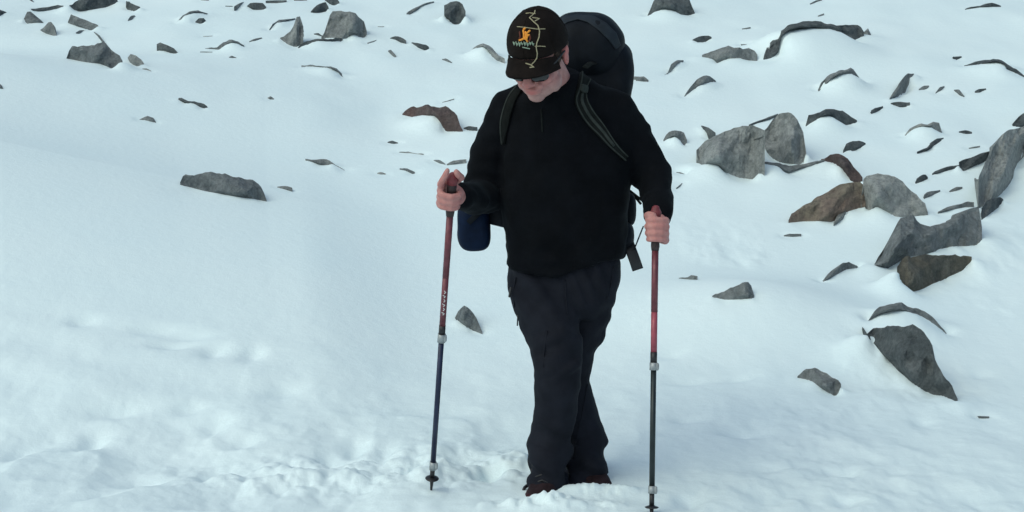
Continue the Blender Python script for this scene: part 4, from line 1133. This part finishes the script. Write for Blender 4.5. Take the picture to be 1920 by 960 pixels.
# --- sunglasses
g = Geo()
g.ell(hp(0, -.106, -.002), [.012 * HS, .006 * HS, .005 * HS], HROT)
for s in (-1, 1):
    g.ell(hp(s * .034, -.099, -.008), [.031 * HS, .007 * HS, .022 * HS], HROT @ Matrix.Rotation(s * .28, 3, 'Z'), 20, 12, .8, .8)
glasses = part('sunglasses', g.mesh('sunglasses', M_LENS))
g = Geo(); g.tube([hp(-.012, -.108, .010), hp(0, -.112, .013), hp(.012, -.108, .010)], .003 * HS, 8)
part('bridge', g.mesh('bridge', M_BLK), glasses)
for s in (-1, 1):
    g = Geo(); g.tube([hp(s * .062, -.090, .010), hp(s * .076, -.055, .012), hp(s * .083, -.01, .014), hp(s * .086, .02, .012)], .003 * HS, 8)
    part('temple_arm', g.mesh('temple_arm', M_BLK), glasses)
# --- hair at the temples and nape
g = Geo()
hell(g, (0, .032, .010), (.0805, .086, .062))
for s in (-1, 1): hell(g, (s * .066, -.018, .008), (.012, .016, .030))
hairm = remesh(g, 'hair', .004, 2, lambda V, N: .0025 * noise3(V[:, 0] * 200, V[:, 1] * 200, V[:, 2] * 60, 4), M_HAIR)
part('hair', hairm)

# ------------------------------------------------------------------ rucksack
pk_loc = Vector((P(1085, 440, 5.98).x, 5.98, P(1085, 440, 5.98).z))
pack = bpy.data.objects.new('backpack', None); COL.objects.link(pack); pack.location = pk_loc
tag(pack, 'dark hiking backpack with a domed slate lid on the walker\'s back', 'backpack')
lean = Matrix.Rotation(math.radians(6), 3, 'X')
g = Geo()
c = P(1086, 268, 5.985); g.ell(c, (.187, .125, .36), lean, 36, 26, .45, .5)
c = P(1132, 138, 5.99); g.ell(c, (.104, .13, .125), lean, 30, 20, .6, .7)
c = P(1160, 118, 5.97); g.ell(c, (.042, .08, .06), lean, 20, 14, .8, .8)
def pd(V, N):
    x, y, z = V.T
    return .012 * noise3(x * 9, y * 9, z * 9, 33) + .005 * np.sin(z * 55 + 3 * noise3(x * 5, y * 5, z * 5, 35)) * .5
part('pack_bag', remesh(g, 'pack_bag', .008, 3, pd, M_PACK), pack)
g = Geo()
c = P(1098, 88, 5.965); g.ell(c, (.133, .15, .125), Matrix.Rotation(math.radians(12), 3, 'Y') @ lean, 36, 26, .75, .8)
lid = part('lid', remesh(g, 'lid', .007, 3, lambda V, N: .011 * noise3(V[:, 0] * 12, V[:, 1] * 12, V[:, 2] * 12, 36), M_PACK), pack)
bvh_l = BVHTree.FromObject(lid, bpy.context.evaluated_depsgraph_get())
pts = [(1048, 44), (1062, 32), (1085, 28), (1108, 32), (1130, 46), (1148, 64), (1158, 84)]
ps, ns = path_on(bvh_l, pts, 5, .002) if False else ([], [])
for (u, v) in pts:
    p, n = cast(bvh_l, u, v + 5, root=pack)
    if p is not None: ps.append(p + n * .001); ns.append(n)
if len(ps) > 3:
    part('lid_highlight', Geo().ribbon(ps, ns, [.03] + [.046] * (len(ps) - 2) + [.03], .004).mesh('lid_highlight', M_LIDHL), lid)  # pale ribbon standing in for light along the top of the lid
# shoulder pads, straps with piping, buckle
def strap(pts, width, edges):
    ps, ns = path_on(bvh_j, pts, 6, .001)
    wd = [width * (1 - .6 * sstep(.55, 1.0, i / (len(ps) - 1))) for i in range(len(ps))]
    st = part('shoulder_strap', Geo().ribbon(ps, ns, [float(q) for q in wd], .012).mesh('shoulder_strap', M_STRAP), pack)
    for e in edges:
        pp = []
        for i, p in enumerate(ps):
            t = (ps[min(i + 1, len(ps) - 1)] - ps[max(i - 1, 0)]).normalized()
            b = t.cross(ns[i]).normalized()
            pp.append(p + b * float(wd[i]) * e + ns[i] * .0115)
        part('piping', Geo().tube(pp, .0028, 6).mesh('piping', M_PIPE), st)
    return st, ps, ns
st, ps, ns = strap([(1100, 138), (1090, 152), (1086, 172), (1088, 190), (1100, 212), (1118, 236), (1138, 262), (1158, 284), (1170, 296)], .046, (-.42, .42))
i = 3
g = Geo(); t_ = (ps[i + 1] - ps[i - 1]).normalized(); rot = Matrix((t_.cross(ns[i]), t_, ns[i])).transposed()
g.ell(ps[i] + ns[i] * .017, (.021, .014, .006), rot, 20, 8, .5, .6)
part('buckle', g.mesh('buckle', M_PIPE), st)
g = Geo(); g.ribbon([p + n * .0125 for p, n in zip(ps[4:-4], ns[4:-4])], ns[4:-4], .010, .003); part('webbing', g.mesh('webbing', M_PIPE), st)
strap([(974, 170), (962, 182), (954, 200), (948, 222), (946, 246), (948, 270)], .032, (.42,))
# load lifter from pad to lid, side pocket, hip fin, loose ends
g = Geo(); a, b = P(1096, 128, 5.60), P(1116, 118, 5.84)
g.ribbon([a, (a + b) / 2 + Vector((0, 0, .006)), b], [Vector((.2, -.6, .8))] * 3, .02, .003); part('load_lifter', g.mesh('load_lifter', M_STRAP), pack)
g = Geo(); g.ell(P(1176, 392, 5.86), (.032, .07, .062), None, 20, 14, .7, .7); part('side_pocket', g.mesh('side_pocket', M_PACK), pack)
g = Geo(); g.ell(P(1160, 440, 5.79), (.055, .10, .05), None, 20, 14, .7, .7); part('hip_fin', g.mesh('hip_fin', M_PACK), pack)
g = Geo(); pp = [P(1176, 450, 5.74), P(1184, 472, 5.72), P(1190, 488, 5.71), P(1196, 506, 5.705)]
g.ribbon(pp, [Vector((.1, -1, .1))] * 4, .040, .004); part('strap_end', g.mesh('strap_end', M_BLK), pack)
g = Geo(); g.tube([P(1206, 425, 5.6), P(1200, 440, 5.64), P(1189, 468, 5.72)], .0028, 6); part('cord', g.mesh('cord', M_BLK), pack)
for (u0, v0, u1, v1) in ((1191, 349, 1203, 357), (1186, 362, 1204, 376), (1190, 368, 1202, 383)):
    g = Geo(); g.ribbon([P(u0 - 10, v0 - 8, 5.86), P(u0, v0, 5.86), P(u1, v1, 5.85)], [Vector((0, -1, .2))] * 3, .009, .003); part('compression_strap', g.mesh('compression_strap', M_STRAP), pack)

# ------------------------------------------------------------------ blue pouch at the hip
pl = P(888, 468, 5.78)
pouch = bpy.data.objects.new('hip_pouch', None); COL.objects.link(pouch); pouch.location = pl
tag(pouch, 'navy blue rounded pouch hanging at the walker\'s hip beside the pole', 'pouch')
g = Geo(); g.ell(P(889, 424, 5.80), (.060, .055, .088), Matrix.Rotation(math.radians(-3), 3, 'Y'), 28, 20, .6, .55)
part('pouch_bag', remesh(g, 'pouch_bag', .006, 3, lambda V, N: .004 * noise3(V[:, 0] * 16, V[:, 1] * 16, V[:, 2] * 16, 44), M_BLUE), pouch)
g = Geo(); g.ribbon([P(878, 418, 5.742), P(897, 400, 5.742), P(915, 388, 5.76)], [Vector((0, -1, 0))] * 3, .02, .004); part('flap_strap', g.mesh('flap_strap', M_PACK), pouch)
g = Geo(); g.ribbon([P(905, 390, 5.80), P(930, 396, 5.78), P(955, 402, 5.74)], [Vector((0, -1, 0))] * 3, .10, .010); part('belt', g.mesh('belt', M_PACK), pouch)

# ------------------------------------------------------------------ trekking poles
def pole(tip, grip, ax, label, sec, cols, lettering=False):
    """sec: distances along the pole given as photo rows"""
    total = (grip - tip).length
    r_ = bpy.data.objects.new('trekking_pole', None); COL.objects.link(r_); r_.location = tip
    tag(r_, label, 'trekking pole', 'trekking poles')
    def at(v):
        # parameter along the axis for a given photo row
        lo, hi = -.1, total + .2
        for _ in range(40):
            m = (lo + hi) / 2; q = tip + ax * m
            dy = q.y * CP_ + (CAMZ - q.z) * SP_; up = q.y * SP_ - (CAMZ - q.z) * CP_
            vv = 480 - F * up / dy
            if vv > v: lo = m
            else: hi = m
        return tip + ax * lo
    def seg(name, v0, v1, r0, r1, mat, parent=None, n=14):
        return part(name, Geo().tube([at(v0), at(v1)], [r0, r1], n, round_end=False).mesh(name, mat), parent or r_)
    top, gb, s1, s2, c1a, c1b, s3, c2a, c2b, bk, ft = sec
    seg('tip_ferrule', ft, bk, .004, .0075, M_BLK)
    seg('carbide_tip', ft + 9, ft, .002, .0035, M_TIP)
    seg('lower_shaft', bk - 2, c2b, .0085, .0085, M_BLK)
    b = part('basket', Geo().rings([[at(bk) + q * k + ax * h for q in CIRC(ax)] for k, h in ((.010, -.005), (.020, -.003), (.024, 0), (.020, .002), (.010, .006))]).mesh('basket', M_BLK), r_)
    cl = seg('clamp', c2b, c2a, .0125, .012, M_CLAMP); lever(cl, at((c2a + c2b) / 2), ax)
    seg('middle_shaft', c2a, c1b, .0095, .0095, cols[0])
    cl = seg('clamp', c1b, c1a, .0140, .0135, M_CLAMP); lever(cl, at((c1a + c1b) / 2), ax)
    seg('shaft_collar', c1a, s2, .0115, .0115, M_BLK)
    up = seg('upper_shaft', s2, s1, .0108, .0108, cols[1])
    seg('painted_section', s1, gb, .0112, .0116, cols[2])
    gr = part('grip', Geo().tube([at(gb), at(gb - 8), at((gb + top) / 2 + 10), at((gb + top) / 2 - 10), at(top + 14)], [.0125, .0145, .0135, .015, .016], 16, round_end=False).mesh('grip', M_DGRIP), r_)
    part('grip_cap', Geo().tube([at(top + 14), at(top + 5), at(top)], [.0165, .020, .015], 16).mesh('grip_cap', M_GRIP), r_)
    # wrist loop
    c_ = at(top + 12); wl = []
    for k in range(15):
        q = math.pi * 2 * k / 14
        wl.append(c_ + Vector((0, .055 - .055 * math.cos(q), -.035 + .0 - .045 * math.sin(q * .5))) + Vector((.008 * math.sin(q), 0, 0)))
    part('wrist_strap', Geo().ribbon(wl, [Vector((1, 0, .2))] * 15, .014, .002).mesh('wrist_strap', M_DGRIP), r_)
    if lettering:
        for k in range(6):
            v0 = 545 + 8 * k
            p0, p1 = at(v0), at(v0 + 4.5)
            o_ = Vector((0, -.0117, 0))
            part('lettering', Geo().tube([p0 + o_ + Vector((-.004 * (k % 2), 0, 0)), (p0 + p1) / 2 + o_ + Vector((.004, 0, 0)), p1 + o_], .0016, 6).mesh('lettering', M_WHITE), up)
    return r_
def CIRC(ax):
    a = ax.orthogonal().normalized(); b = ax.cross(a)
    return [a * math.cos(2 * math.pi * j / 20) + b * math.sin(2 * math.pi * j / 20) for j in range(20)]
def lever(cl, c_, ax):
    g = Geo(); g.ell(c_ + Vector((.012, -.006, 0)), (.006, .006, .013), None, 10, 8, .7, .7)
    part('lever', g.mesh('lever', M_CLAMP), cl)
pole(TIPL, GL, AXL, 'red and blue trekking pole planted beside the navy pouch', (331, 405, 520, 610, 626, 641, 850, 866, 880, 897, 918), (M_BLUES, M_RED, M_RED), True)
pole(TIPR, GR, AXR, 'red and black trekking pole on the side of the dangling strap', (393, 470, 585, 660, 680, 694, 895, 911, 925, 951, 974), (M_GRNS, M_REDB, M_RED))
